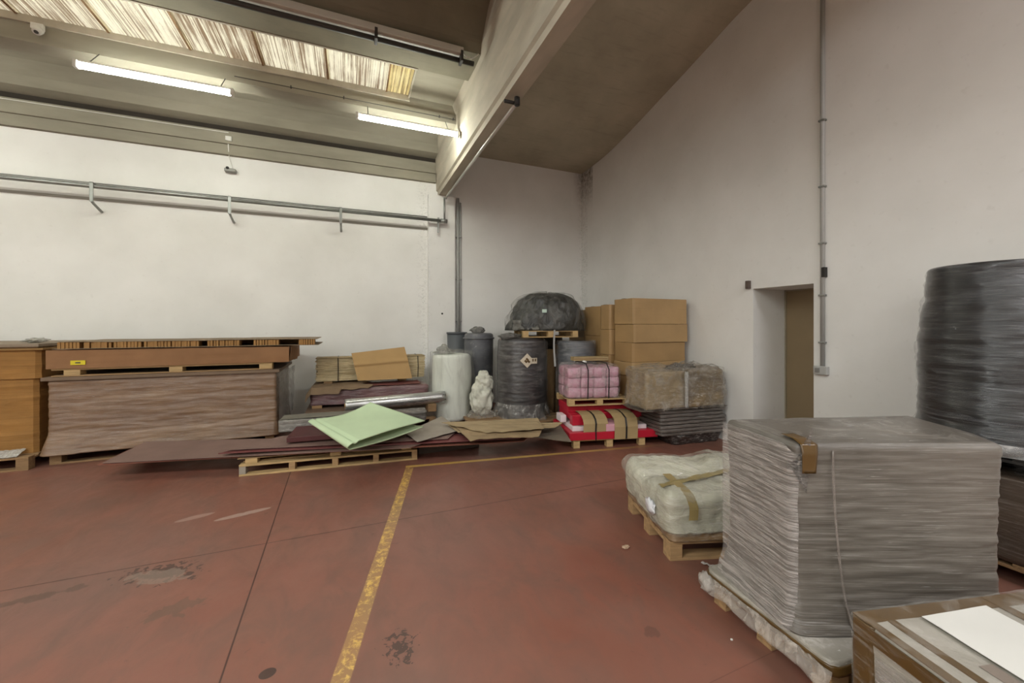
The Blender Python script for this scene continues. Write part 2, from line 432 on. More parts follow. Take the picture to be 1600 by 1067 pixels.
# long main beam with bottom flange, on the column
bm = BM()
bx = [(.974, 1.548), (1.085, 1.548), (1.085, 2.9), (.93, 2.9), (.905, 2.1), (.935, 2.02), (.935, 1.83), (.955, 1.78), (.955, 1.615), (.974, 1.60)]
a = [bm.verts.new((x * H, YB, H + z * H)) for x, z in bx]; b = [bm.verts.new((x * H, D, H + z * H)) for x, z in bx]
bm.faces.new(a); bm.faces.new(b[::-1])
for i in range(len(bx)): bm.faces.new((a[i], b[i], b[(i + 1) % len(bx)], a[(i + 1) % len(bx)]))
st('trim_1', bm, M_beam)
# column under the beam
cx0, cx1 = U(668, 400, Y=D).x, U(711, 400, Y=D - .10).x
st('trim_2', B(cx0, cx1, D - .10, D + .01, 0, H + 1.548 * H, .004), M_wall)
o = obj('anchor_hole', tube(BM(), [U(691, 490, Y=D - .106), U(691, 490, Y=D - .106) + Vector((0, .02, 0))], .018, 14), M_dark); o.parent = bpy.data.objects['trim_2']
# edge beam above the left-bay wall, in two steps, with a dark joint over it
bm = BM(); zb = lambda v: H + v * H
box(bm, XL, XB, 4.745 * H, D, zb(1.70), zb(1.80)); box(bm, XL, XB, 4.72 * H, D, zb(1.80), zb(1.925))
st('trim_3', bm, M_ceil_l)
st('trim_20', B(XL, XB, 4.725 * H, 4.745 * H, zb(1.927), zb(1.972), 0), plain('dark_joint', '2e2720', .9, .1, 5, 0))
# roof-light curb strips
st('trim_4', B(XL, .50 * H, 3.735 * H, 3.755 * H, zb(2.055), zb(2.105), 0), M_beam)
st('trim_5', B(XL, .50 * H, 3.245 * H, 3.26 * H, zb(2.055), zb(2.105), 0), M_beam)

# corrugated roof-light sheets, each its own pane
def rooflight_mat(name, c1, c2, seed, dirt):
    m = NT(name)
    st1 = m.noise(m.mapping((34, .35, 1), loc=(seed, 0, 0)), 1.6, 6, .75, .06)     # long dirt runs along the corrugations
    sp = m.noise(m.mapping((40, 9, 1), loc=(seed, 3, 0)), 1.6, 5, .7, .2)          # specks
    patch = m.noise(m.mapping((2.2, 1.0, 1), loc=(seed * 2, 0, 0)), 1.6, 3)
    base = m.ramp(patch, [(.35, lin(c1)), (.65, lin(c2))])
    k = m.ramp(m.math('ADD', st1, m.math('MULTIPLY', patch, .30)), [(.66 - dirt, 0.), (.72 - dirt, .65), (.78 - dirt, .9)])
    base = m.mix(k, base, lin('856a4e'))
    base = m.mix(m.math('MULTIPLY', m.ramp(sp, [(.62, 0.), (.68, .7)]), m.ramp(patch, [(.4, .3), (.6, 1.)])), base, lin('5a4636'))
    tr = m.n.new('ShaderNodeBsdfTranslucent'); m.L(base, tr.inputs[0])
    mx = m.n.new('ShaderNodeMixShader'); mx.inputs[0].default_value = .10
    m.L(tr.outputs[0], mx.inputs[1]); m.L(m.b.outputs[0], mx.inputs[2]); m.col(base); m.L(mx.outputs[0], m.out.inputs[0])
    return m.m
xs = [.49 * H]
for i in range(8): xs.append(xs[-1] - (.30 if i == 0 else .74))
for i in range(8):
    x1, x0 = xs[i], xs[i + 1]
    rm = rooflight_mat('rooflight_sheet', 'fff3c0' if i == 0 else 'fffbe6', 'ffe9a6' if i == 0 else 'f6f0dc', i * 3.7, [.02, .03, .05, .07, .02, .04, .03, .0][i])
    n = int((x1 - x0) / .019)
    bm = BM(); a = []; b = []
    for k in range(n + 1):
        x = x0 + (x1 - x0 + (.03 if i else 0)) * k / n; z = zb(2.108) + .008 * math.sin(k * PI / 2) + (.004 if i % 2 else 0)
        a.append(bm.verts.new((x, 3.24 * H, z))); b.append(bm.verts.new((x, 3.76 * H, z)))
    for k in range(n): bm.faces.new((a[k], a[k + 1], b[k + 1], b[k]))
    st('window_%d' % (i + 1), bm, rm)
# wooden end frame of the roof light and laths under the sheet laps
st('trim_6', B(.487 * H, .50 * H, 3.25 * H, 3.75 * H, zb(2.08), zb(2.12), 0), M_beam)
for i in range(1, 8):
    st('trim_%d' % (6 + i), B(xs[i] - .011, xs[i] + .011, 3.26 * H, 3.735 * H, zb(2.095), zb(2.098), 0), M_wood_dark)
# left bay: remaining roof-light run outside the picture
st('ceiling', B(XL, xs[-1], 3.24 * H, 3.76 * H, zb(2.10), zb(2.14), 0), M_ceil_l)

# ------------------------------------------------------------------ lamps and services
def emis(name, col, s):
    m = NT(name); m.col(col); m.b.inputs['Emission Color'].default_value = col; m.b.inputs['Emission Strength'].default_value = s; return m.m
M_tube = emis('lit_fluorescent_tube', (.97, 1, .90, 1), TUBE_POWER)
def luminaire(x0, x1, y, z, label, lit=True):
    L = x1 - x0
    t = thing('fluorescent_lamp', label, 'lamp', ((x0 + x1) / 2, y, z), 0)
    obj('housing', B(-L / 2 + .02, L / 2 - .02, -.024, .024, .018, .040, .004), M_white_plastic, t)
    obj('tube', tube(BM(), [(-L / 2 + .02, 0, -.012), (L / 2 - .02, 0, -.012)], .029, 14), M_tube if lit else M_white_plastic, t, True)
    for s in (-1, 1):
        obj('end_cap', B(s * L / 2 - .025, s * L / 2 + .012, -.033, .033, -.042, .040, .01), M_white_plastic, t)
    return t
YT = 3.62 * H
def tx(px): return U(px, 150, Y=YT).x
zt = H + 1.775 * H
luminaire(tx(120), tx(364), YT, zt, 'long lit fluorescent tube lamp on the left under the roof light')
luminaire(tx(559), tx(717), YT, zt, 'lit fluorescent tube lamp ending at the large concrete beam')
luminaire(tx(120) - 1.78 * H, tx(364) - 1.78 * H, YT, zt, 'lit fluorescent tube lamp in the same row, outside the left picture edge')
luminaire(tx(120) - 3.56 * H, tx(364) - 3.56 * H, YT, zt, 'lit fluorescent tube lamp in the same row, second outside the left edge')
for k, (x, y) in enumerate([(-2.6, .6), (-5.4, .6), (-8.2, .6)]):  # unseen lamps added to light the hall from the left
    luminaire(x - .7, x + .7, y, 3.1 * H, ['lit tube lamp left of the camera position, nearest of its row', 'lit tube lamp left of the camera position, middle of its row', 'lit tube lamp left of the camera position, farthest of its row'][k])
# hanger rods and the cable along the rib over the lamps
t = thing('lamp_cable_run', 'thin dark cable run along the concrete rib above the lit tubes', 'cable', (0, 0, 0))
yc = 3.722 * H; zc = zb(1.955)
obj('cable', tube(BM(), [(tx(364) - .02, yc - .01, zc), (XB - .03, yc - .01, zc)], .0045, 6), M_cable, t)
for px in (452, 537, 690, 712):
    x = tx(px); obj('clip', B(x - .007, x + .007, yc - .018, yc + .01, zc - .008, zc + .022, .002), M_cable, t)
for px in (140, 345, 575, 700):
    x = tx(px); obj('hanger', tube(BM(), [(x, YT, zt + .045), (x, yc + .02, zb(1.93))], .005, 6), M_cable, t)
# unlit lamp on the next rib with conduit below
xe = U(723, 76, Y=2.88 * H).x
t = thing('unlit_lamp_batten', 'unlit fluorescent batten with dark conduit high on the concrete ceiling edge', 'lamp', (xe, 2.88 * H, zb(2.01)))
obj('housing', B(-4.6, 0, -.05, .05, -.015, .06, .008), plain('dusty_white_housing', 'c9c5b8', .5, .08, 4, .05), t)
obj('conduit', tube(BM(), [(-4.6, .03, -.052), (.14, .03, -.052)], .028, 10), M_cable, t, True)
for x in (-3.3, -.95, -.02):
    obj('bracket', B(x - .015, x + .015, -.055, .06, -.10, .02, .004), M_cable, t)
obj('cable', tube(BM(), [(0, 0, .02), (.05, .0, -.01), (.10, .0, -.02), (.15, .0, .02), (.19, .0, .06)], .007, 6), M_white_plastic, t)
# smoke detector on the rib face at the upper left
q = U(60, 45, Y=3.715 * H)
t = thing('ceiling_sensor', 'small white sensor on the concrete rib above the left lamp', 'sensor', q)
obj('base', B(-.05, .05, -.03, .01, -.02, .045, .008), M_white_plastic, t)
obj('head', tube(BM(), [(.01, -.02, -.02), (.01, -.05, -.065)], [.045, .035], 14), M_white_plastic, t, True)
obj('lens', tube(BM(), [(.01, -.048, -.06), (.01, -.058, -.073)], [.022, .014], 12), M_cable, t, True)
# emergency box on the left-bay wall, hanging by its cable from the edge beam
q = U(360, 266, Y=D - .06)
t = thing('wall_siren', 'small grey alarm box with cable, high on the white wall', 'alarm', q)
obj('case', B(-.075, .075, -.04, .06, -.03, .02, .012), plain('grey_alarm_case', '8b8a84', .5, .08, 5, 0), t)
obj('port', tube(BM(), [(-.03, -.02, .015), (-.03, -.045, .022)], .022, 12), M_dark, t)
obj('cable', tube(BM(), [(.03, .02, .02), (.0, .03, .12), (-.02, .02, .20), (-.02, -.03, .36), (-.02, -.04, .46)], .007, 6), M_white_plastic, t)
obj('junction_box', B(-.05, .03, -.075, -.035, .43, .50, .006), M_white_plastic, t)
# thin cable along the edge beam
tag(obj('edge_beam_cable', tube(BM(), [(XL + .1, 4.712 * H, zb(1.905)), (U(357, 210, Y=4.712 * H).x, 4.712 * H, zb(1.905))], .006, 6), M_white_plastic), 'thin pale cable along the top of the edge beam', 'cable')
# steel pipe on stand-off brackets along the back wall
YP = 4.65 * H; ZP = zb(1.224)
t = thing('wall_pipe', 'long grey steel pipe on bent brackets across the left white wall', 'pipe', (0, YP, ZP))
xend = U(697, 345, Y=YP).x
pp = obj('pipe', tube(BM(), [(-8.5, 0, 0), (xend, 0, 0)], .028, 14), M_steel, t, True)
obj('cable_conduit', tube(BM(), [(-8.5, -.02, .038), (xend - .35, -.02, .038)], .010, 8), M_steel, t, True)
for x in (-3.1 * H - 1.5, -2.116 * H, -1.098 * H, -.10 * H):
    g = .22
    bm = BM()
    box(bm, x - .02, x + .02, -.04, -.028, -.22, .05, .002)
    box(bm, x - .02, x + .02, -.04, .035, .032, .045, .002)
    tube(bm, [(x, -.03, -.21), (x, .02, -.235), (x, D - YP - .005, -.30)], .017, 8)
    obj('bracket', bm, M_steel, t)
obj('pipe_drop', tube(BM(), [(xend - .03, 0, 0), (xend - .03, 0, zb(1.50) - ZP)], .016, 10), M_steel, t, True)
obj('end_elbow', tube(BM(), [(xend - .10, 0, 0), (xend + .02, 0, 0)], .038, 12), M_steel, t, True)
obj('bracket', B(xend - .15, xend - .12, .02, .06, -.22, .06, .003), M_steel, t)
tag(obj('wall_rail', B(-8.5, cx0, D - .025, D - .001, zb(1.135), zb(1.155), .002), plain('grey_painted_rail', '9a978d', .7, .06, 4, 0)), 'narrow grey rail fixed flat on the wall under the steel pipe', 'rail')
# pipe under the main beam with its cross bracket
t = thing('beam_pipe', 'bright steel pipe hanging under the large beam with dark end bracket', 'pipe', (1.04 * H, 0, zb(1.50)))
obj('pipe', tube(BM(), [(0, 4.64 * H, 0), (0, 2.49 * H, 0)], .020, 12), plain('bright_zinc', 'c9c8c0', .35, .06, 6, 0, .6), t, True)
obj('bracket', tube(BM(), [(-.085 * H, 2.49 * H, .005), (.012 * H, 2.49 * H, .005)], .018, 10), M_dark, t, True)
obj('end_joint', tube(BM(), [(0, 2.47 * H, -.03), (0, 2.47 * H, .05)], .030, 12), M_dark, t, True)
obj('drop', tube(BM(), [(0, 4.64 * H, 0), (0, 4.64 * H, -.02)], .020, 10), M_steel, t)
# vertical conduit right of the column
q = U(713, 400, Y=D - .03)
t = thing('vertical_conduit', 'grey conduit running down the wall beside the white column', 'conduit', (q.x + .03, D - .03, 0))
obj('pipe', tube(BM(), [(0, 0, 1.05), (0, 0, H + 1.55 * H)], .026, 12), M_pvc, t, True)
obj('second_pipe', tube(BM(), [(.05, .005, 1.05), (.05, .005, H + 1.50 * H)], .015, 10), M_pvc, t, True)
for z in (1.6, 2.4, 3.2): obj('clip', B(-.035, .07, -.02, .03, z, z + .02, .003), M_steel, t)
# conduit and switch box on the right wall
q = U(1285.5, 300, X=W - .02)
t = thing('wall_conduit', 'grey conduit down the right wall to a socket box beside the door recess', 'conduit', (W, q.y, 0))
obj('pipe', tube(BM(), [(-.022, 0, 1.09), (-.022, 0, H + 2.62 * H)], .021, 12), M_pvc, t, True)
bxp = obj('switch_box', B(-.055, 0, -.055, .075, 1.02, 1.11, .008), M_pvc, t)
obj('rocker', B(-.062, -.05, .01, .055, 1.04, 1.09, .004), plain('grey_rocker', '7c7a75', .4, .05, 5, 0), bxp)
for z in (1.35, 1.85, 2.4, 3.0, 3.7): obj('clip', B(-.05, 0, -.03, .03, z, z + .018, .003), M_steel, t)
q = U(1289, 426, X=W)
tag(obj('wall_bracket', B(W - .05, W + .0, q.y - .025, q.y + .008, q.z - .05, q.z + .055, .004), M_dark), 'small dark iron hinge bracket just right of the wall conduit', 'bracket')
q = U(1171, 445, X=W)
tag(obj('wall_bracket', B(W - .05, W + .0, q.y - .022, q.y + .022, q.z - .05, q.z + .05, .004), plain('rusty_bracket', '5a4c44', .7, .2, 8, .1)), 'small rusty hinge bracket left of the door recess', 'bracket')

# ------------------------------------------------------------------ pallets
def pallet(label, loc, rotz, L, Wd, h=.144, mat=None, boards=7, blocks=(3, 3), group=None, bottom=True, bw=.09, name='pallet'):
    """wooden pallet, L along local x, Wd along local y, corner at the origin"""
    mat = mat or M_wood
    t = thing(name, label, 'pallet', loc, rotz, group)
    th = .018 if h > .1 else .012
    zt_ = h - th
    gap = (Wd - boards * bw) / max(1, boards - 1) if boards > 1 else 0
    b0 = obj('deck_board', B(0, L, 0, bw, zt_, h, .003), mat, t)
    for i in range(1, boards):
        c = b0.copy(); COL.objects.link(c); c.location = (0, i * (bw + gap), 0)
    nx, ny = blocks; blx = .10 if L > 1 else .085; bly = .10 if Wd > .7 else .08
    zb_ = th if bottom else 0
    top_ = zt_ - (th if ny > 1 and h > .1 else 0)
    k0 = None
    for i in range(nx):
        x = i * (L - blx) / (nx - 1)
        if h > .1:
            if i == 0: s0 = obj('cross_board', B(0, blx, 0, Wd, zt_ - th, zt_, .002), mat, t)
            else:
                c = s0.copy(); COL.objects.link(c); c.location = (x, 0, 0)
        for j in range(ny):
            y = j * (Wd - bly) / (ny - 1)
            if k0 is None: k0 = obj('block', B(0, blx, 0, bly, zb_, top_, .004), mat, t)
            else:
                c = k0.copy(); COL.objects.link(c); c.location = (x, y, 0)
    if bottom:
        r0 = None
        for j in range(ny):
            y = j * (Wd - bly) / (ny - 1)
            if r0 is None: r0 = obj('runner', B(0, L, 0, bly, 0, th, .002), mat, t)
            else:
                c = r0.copy(); COL.objects.link(c); c.location = (0, y, 0)
    return t

# ------------------------------------------------------------------ far left: sheet stack
pallet('dusty wooden pallet under the tall orange-brown board stack', (-5.06, 5.85, 0), 0, 1.88, 1.3, .14, M_wood_dark, 9)
t = thing('board_stack', 'tall orange-brown stack of corrugated board at the left picture edge', 'board stack', (-5.06, 6.02, .14))
mo = cardboard('orange_corrugated_edges', '9c7038', layer=26, var=.14)
obj('sheets', load(rect(0, 1.86, 0, 1.2), 0, .82, n=100, nz_=20, r=.01, amp=.008, fz=14, topr=.004), mo, t)
obj('upper_sheets', load(rect(-.01, 1.89, -.02, 1.2), .82, 1.13, n=100, nz_=10, r=.01, amp=.006, fz=14, topr=.004, seed=3), mo, t)
obj('top_board', B(-.02, 1.93, -.05, 1.22, 1.13, 1.15, .004), cardboard('brown_top_board', '93703f'), t)
obj('top_board', B(-.02, 1.90, -.06, 1.2, 1.165, 1.20, .006), cardboard('grey_brown_board', '8b7b68'), t)
obj('spacer', B(-.01, 1.88, -.03, 1.2, 1.15, 1.165, 0), M_wood_dark, t)
tag(obj('loose_film', sheet(lambda u, v: Vector((-3.9 + u * .62, 5.86 + v * .14, .146 + .05 * v + .018 * abs(nz((u * 9, v * 6, 1.1))) + .01 * nz((u * 22, v * 14, 0)))), 50, 12, .002), film('bunched_film', .5, 'c9c4bb', (8, 8, 8))), 'crumpled clear film on the pallet at the foot of the orange-brown stack', 'plastic film')
tag(obj('crumpled_film', blob(.10, .08, .025, 3, .5, 2.4, 5), film('grey_scrap_film', .55, 'a9a59a')), 'small grey film scrap lying on top of the orange-brown stack', 'plastic film').location = U(57, 530, Y=6.3)[0], 6.3, 1.37

# ------------------------------------------------------------------ film-wrapped carton block with the pieces on it
FY = 5.92
pallet('low wooden pallet under the long film-wrapped brown block', (-3.08, 5.97, 0), 0, 2.15, 1.1, .12, M_wood_dark, 8)
t = thing('wrapped_block', 'long brown cardboard block tightly wrapped in clear film, left pile', 'wrapped block', (-3.10, FY, .12))
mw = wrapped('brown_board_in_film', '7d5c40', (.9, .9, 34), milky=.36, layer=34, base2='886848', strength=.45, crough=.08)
obj('wrapped_board', load(rect(0, 2.22, 0, 1.18), .0, .81, n=220, nz_=70, r=.05, amp=.008, fz=16, topr=.012,
    waist=lambda z, p: (-.02 + .035 * max(0, (.25 - z) / .25)) + (.0 if p.x > .3 else .03 * max(0, (.22 - z) / .22))), mw, t, True)
obj('cover_board', B(-.02, 2.24, -.012, 1.19, .812, .850, .004), cardboard('dark_cover_board', '776350'), t)
fm = film('clear_film', .10, 'd0ccc6', (4, 4, 3), streak=.55)
def flap(u, v):
    z = .80 - v * .70; b = .16 * math.sin(PI * min(1, v * 1.05)) * (.3 + .7 * u)
    return Vector((2.225 + .012 + .05 * u * (1 - v * .5) + .02 * nz((u * 5, v * 7, 2)), .02 + u * 1.1, z + .02 * nz((u * 4, v * 3, 1))))
obj('loose_film', sheet(flap, 16, 26, .0015), fm, t, True)
UPZ = .974
t = thing('pallet', 'thin wooden pallet between the wrapped block and the flat carton', 'pallet', (-3.06, FY, UPZ))
obj('deck_board', B(0.02, 2.12, .0, .12, .070, .088, .003), M_wood_pale, t)
for y in (.36, .72, 1.02): obj('deck_board', B(0.02, 2.12, y, y + .12, .070, .088, .003), M_wood_dark, t)
obj('runner', B(0.02, 2.12, .0, .10, 0, .012, .002), M_wood, t); obj('runner', B(.02, 2.12, 1.0, 1.12, 0, .012, .002), M_wood, t)
for a, b in ((99, 125), (264, 285), (405, 425)):
    x0 = U(a, 580, Y=FY).x + 3.06; x1 = U(b, 580, Y=FY).x + 3.06
    obj('block', B(x0, x1, .003, .12, .012, .070, .003), M_wood_pale, t); obj('block', B(x0, x1, 1.0, 1.12, .012, .070, .003), M_wood_dark, t)
cz = UPZ + .090
t = thing('flat_carton', 'long flat brown carton with yellow label, on the thin pallet', 'carton', (-3.07, FY - .02, cz))
mc = cardboard('brown_flat_carton', '8f6845', var=.1)
x1 = U(452, 560, Y=FY).x + 3.07
def cart(u, v):  # front skin with a crease that sags to the right end
    return Vector((u * x1, -.004 - .02 * max(0, u - .5) * math.sin(v * PI) - .006 * nz((u * 4, v * 3, 5)), .205 * v - .015 * max(0, u - .75) * 4 * v + .008 * nz((u * 6, 0, v)) * v))
obj('body', load(rect(0, x1, .012, 1.15), 0, .20, n=160, nz_=8, r=.01, amp=.005, fz=6, topr=.004), mc, t)
obj('front_panel', sheet(cart, 60, 8, .003), mc, t)
obj('end_flap', sheet(lambda u, v: Vector((x1 + .004 + .05 * u + .02 * v, .02 + u * .35, .19 * v + .01 - .05 * u * v + .012 * nz((u * 7, v * 7, 0)))), 10, 8, .003), mc, t)
lq = U(122, 566.5, Y=FY - .03)
lb = obj('label_sticker', B(lq.x + 3.07 - .062, lq.x + 3.07 + .062, -.014, -.010, lq.z - cz - .024, lq.z - cz + .024, 0), plain('yellow_label', 'd9c721', .5, .04, 3, 0), t)
lb['label'] = 'yellow sticker with a small dark mark'
obj('print', B(lq.x + 3.07 - .022, lq.x + 3.07 + .022, -.0155, -.013, lq.z - cz - .008, lq.z - cz + .006, 0), M_cable, lb)
# sandwich panel with honeycomb blocks
hz = cz + .208
hx0 = U(86, 535, Y=FY).x; hx1 = U(498, 535, Y=FY).x
t = thing('honeycomb_panel', 'long honeycomb cardboard panel lying on top of the left pile', 'panel', (0, FY - .03, hz))
mh = cardboard('honeycomb_core', '9c7442'); ms = cardboard('panel_facing', '7d6a52')
obj('facing_sheet', sheet(lambda u, v: Vector((hx0 + .04 + u * (hx1 - hx0 - .06), v * .9, .088 + .004 * nz((u * 9, v * 3, 0)) + .006 * nz((u * 2, 0, 4)))), 60, 4, .006), ms, t)
obj('facing_sheet', sheet(lambda u, v: Vector((hx0 + u * (hx1 - hx0 + (.0 if v < .5 else 0)), -.02 + v * .93, .008 + .004 * nz((u * 8, v * 3, 7)) - .010 * max(0, u - .9) * 10 * .3)), 60, 4, .006), ms, t)
for a, b in ((92, 128), (132, 176), (179, 222), (226, 268), (270, 312), (325, 375), (397, 436), (467, 493)):
    xa = U(a, 535, Y=FY).x; xb = U(b, 535, Y=FY).x; n = max(3, int((xb - xa) / .028))
    bm = BM()
    for k in range(n):
        x = xa + (xb - xa) * k / n; wv = (xb - xa) / n
        box(bm, x, x + wv * random.uniform(.72, .95), random.uniform(0, .02), .14, .013, .081)
    obj('honeycomb_core', bm, mh, t)
obj('honeycomb_core', B(hx0 + .1, hx1 - .25, .5, .62, .013, .081, 0), mh, t)

# ------------------------------------------------------------------ pile in the middle
Z0 = .205
p1 = U(373, 745, Z=0); p2 = U(652, 718, Z=0)
ang = math.atan2(p2.y - p1.y, p2.x - p1.x)
LL = (p2 - p1).length
t = thing('long_pallet', 'pale wooden long pallet on the floor in front of the middle pile', 'pallet', p1, ang)
for z in (0.0, .098): obj('side_rail', B(0, LL, 0, .09, z, z + .020, .003), M_wood_pale, t)
for k in range(5):
    x = [0, .265, .51, .755, 1][k] * (LL - .06)
    obj('block', B(x, x + .06, .004, .09, .020, .098, .003), M_wood if k else plain('grey_weathered_wood', '9b9184', .85, .15, 6, .1), t)
for k in range(6):
    y = .13 + k * .13; obj('deck_board', B(0, LL, y, y + .09, .098, .118, .003), M_wood, t)
obj('runner', B(0, LL, .72, .81, 0, .02, .003), M_wood_dark, t)
for k in range(5): x = [0, .265, .51, .755, 1][k] * (LL - .06); obj('block', B(x, x + .06, .724, .81, .020, .098, .003), M_wood_dark, t)
# two bearers on it, then the board sheets
t2 = thing('bearer_pallet', 'small wooden bearer blocks and slats between the long pallet and maroon boards', 'pallet', p1 + Vector((0, .03, .119)), ang)
for x in (.05, .85, 1.60): obj('block', B(x, x + .11, .0, .10, .0, .048, .003), M_wood_pale, t2); obj('block', B(x, x + .11, .6, .70, .0, .048, .003), M_wood_dark, t2)
obj('slat', B(-.02, LL - .02, 0, .10, .048, .056, .002), M_wood_dark, t2); obj('slat', B(-.02, LL - .02, .6, .70, .048, .056, .002), M_wood_dark, t2)
mb1 = cardboard('dusty_brown_hardboard', '7b6259', var=.12, rough=.6)
mb2 = plain('maroon_board', '6b3a38', .5, .15, 3, .05)
mb3 = cardboard('red_brown_board', '7c4a3a')
def quadz(name, label, cat, pts, th, mat, wob=.003, seed=0):
    P = [U(x, y, Z=z) for x, y, z in pts]
    def fn(u, v):
        p = P[0].lerp(P[1], u).lerp(P[3].lerp(P[2], u), v); p.z += wob * nz((u * 5 + seed, v * 3, seed)); return p
    return tag(obj(name, sheet(fn, 40, 10, th), mat), label, cat)
quadz('hardboard_sheet', 'lowest and longest red-brown board of the low middle pile', 'board', [(152, 726, .165), (818, 689, .205), (834, 674, .205), (226, 691, .175)], .008, mb3)
quadz('hardboard_sheet', 'wide dusty grey-brown board jutting out at the left of the middle pile', 'board', [(160, 723, .180), (640, 699, .222), (700, 678, .222), (228, 690, .190)], .007, mb1, seed=2)
quadz('maroon_board', 'long maroon board with dark front edge on the grey-brown board', 'board', [(341, 708, .232), (812, 684, .236), (822, 670, .236), (440, 684, .236)], .010, mb2, seed=4)
quadz('maroon_board', 'dusty maroon board lying flat above the long maroon one', 'board', [(352, 703, .250), (700, 685, .252), (720, 668, .252), (440, 681, .252)], .006, mb1, seed=6)
A = U(447, 693, Z=.27); o = tag(obj('maroon_plank', B(0, 1.25, 0, .5, 0, .055, .004), plain('dark_maroon', '4e2424', .5, .15, 4, .05)), 'thick dark maroon plank under the green folded sheet', 'plank'); o.location = (A.x, A.y + .02, .272); o.rotation_euler = (0, 0, -.08)

# dark grey film-wrapped sheets behind
A = U(434, 676, Y=5.38)
t = thing('wrapped_sheet_pack', 'low grey film-wrapped pack of sheets behind the green sheet', 'wrapped pack', (A.x, 5.40, .27), -.03)
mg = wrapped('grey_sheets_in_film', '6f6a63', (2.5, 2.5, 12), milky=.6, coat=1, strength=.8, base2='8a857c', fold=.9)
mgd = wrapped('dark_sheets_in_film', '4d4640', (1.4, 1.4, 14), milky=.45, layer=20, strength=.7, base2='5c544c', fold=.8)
obj('left_part', load(rect(0, .85, 0, .28), 0, .135, n=90, nz_=10, r=.02, amp=.01, fz=10, topr=.01), mg, t, True)
obj('right_part', load([(.86, .02), (1.74, .02), (1.76, .26), (.86, .26)], 0, .125, n=90, nz_=12, r=.02, amp=.014, fz=14, topr=.015, seed=4), mgd, t, True)
obj('cover_sheet', sheet(lambda u, v: Vector((.02 + u * .95, .03 + v * .25, .146 + .006 * nz((u * 5, v * 4, 2)))), 20, 8, .004), cardboard('grey_card', '6f6a5e'), t)
# thick boxes they and the back pile stand on
pallet('wooden pallet hidden in the dark behind the middle pile', (-.55, 6.02, 0), 0, 1.75, 1.25, .144, M_wood_dark, 8)
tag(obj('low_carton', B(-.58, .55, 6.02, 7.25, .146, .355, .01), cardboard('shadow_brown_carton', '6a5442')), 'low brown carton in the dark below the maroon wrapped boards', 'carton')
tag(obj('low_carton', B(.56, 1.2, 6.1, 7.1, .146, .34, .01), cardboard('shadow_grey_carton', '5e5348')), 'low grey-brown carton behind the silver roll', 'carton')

# maroon wrapped boards
A = U(484, 630, Y=6.3)
t = thing('wrapped_boards', 'maroon boards wrapped in glossy film under the yellow slat bundle', 'wrapped boards', (A.x, 6.22, .37), -.02)
mm = wrapped('maroon_in_film', '54333a', (.8, .8, 16), milky=.4, coat=1, strength=.8, base2='6b4040', fold=.7)
obj('boards', load([(0, .05), (.5, .0), (1.66, .0), (1.66, .8), (0, .8)], 0.03, .255, n=130, nz_=14, r=.05, amp=.014, fz=8, topr=.05), mm, t, True)
obj('bearer', B(.03, .16, .03, .7, -.015, .03, .003), M_wood_dark, t); obj('bearer', B(1.3, 1.45, .03, .7, -.015, .03, .003), M_wood_dark, t)
pc = obj('paper_cover', sheet(lambda u, v: Vector((-.05 + u * (.82 + .15 * nz((v * 4, 1, 0)) ), -.035 + .07 * nz((u * 5, 2, 0)) + v * .74, .285 - .09 * max(0, .13 - v) / .13 * (1 if u < .55 else .4) - .10 * max(0, .08 - u) / .08 + .014 * nz((u * 6, v * 6, 3)))), 36, 24, .003), cardboard('crumpled_kraft_paper', '7a644c'), t)
obj('red_sheet', sheet(lambda u, v: Vector((.60 + u * .95, .06 + v * .4, .268 + .008 * nz((u * 4, v * 3, 9)))), 16, 6, .004), plain('red_brown_sheet', '6a3a38', .5, .15, 5, .05), t)

# yellow slat bundle with cords, cardboard leaning on it
A = U(494, 592, Y=6.62)
t = thing('slat_bundle', 'tied bundle of thin yellowish slats against the wall', 'bundle', (A.x, 6.62, .66))
mslat = NT('yellow_slats'); cc = lin('ecdab0')
n1 = mslat.noise(mslat.mapping((1.0, 1.0, 30)), 3.2, 6, .7, .8); n2 = mslat.noise(mslat.mapping((1.6, 1, 3)), 3, 4)
mslat.col(mslat.mix(mslat.ramp(n1, [(.45, 0.), (.62, .75)]), mslat.ramp(n2, [(.3, mul(cc, .85)), (.7, mul(cc, 1.12))]), lin('a88a58')))
mslat.nrm(mslat.bump(n1, .9, .02)); mslat.rough(.75)
LB = 1.62
bm = BM()
for j in range(22):
    z = .03 + j * .0155; e = .02 * random.random()
    for yy in (0.0, .16):
        x0 = -.02 + .05 * random.random(); x1 = LB + .03 * random.random() - .02
        box(bm, x0, x1, yy + .012 * random.random(), yy + .16, z, z + .0125)
obj('slats', bm, mslat.m, t)
obj('top_sheet', B(-.01, LB, -.005, .34, .372, .382, .002), cardboard('bundle_cover', '9b8660'), t)
for x in (.30, .92, 1.5):
    obj('cord', tube(BM(), [(x, -.008, .03), (x + .004, -.012, .2), (x, -.006, .375), (x, .33, .388)], .006, 6), M_strap, t)
obj('bearer', B(.10, .22, .02, .3, -.02, .03, .003), M_wood_dark, t); obj('bearer', B(1.2, 1.32, .02, .3, -.02, .03, .003), M_wood_dark, t)
mk = cardboard('leaning_kraft', 'a98859', var=.06)
c0 = [U(549, 552, Y=6.600), U(632, 542, Y=6.600), U(644, 591, Y=6.42), U(559, 595, Y=6.42)]
def lean(u, v):
    a = c0[0].lerp(c0[1], u); b = c0[3].lerp(c0[2], u); p = a.lerp(b, v)
    return p + Vector((0, -.025 * math.exp(-((v - .42) / .06) ** 2) - .02 * math.sin(v * PI), 0))
o = tag(obj('cardboard_sheet', sheet(lean, 20, 30, .004), mk), 'light brown creased cardboard sheet leaning on the slat bundle', 'cardboard')

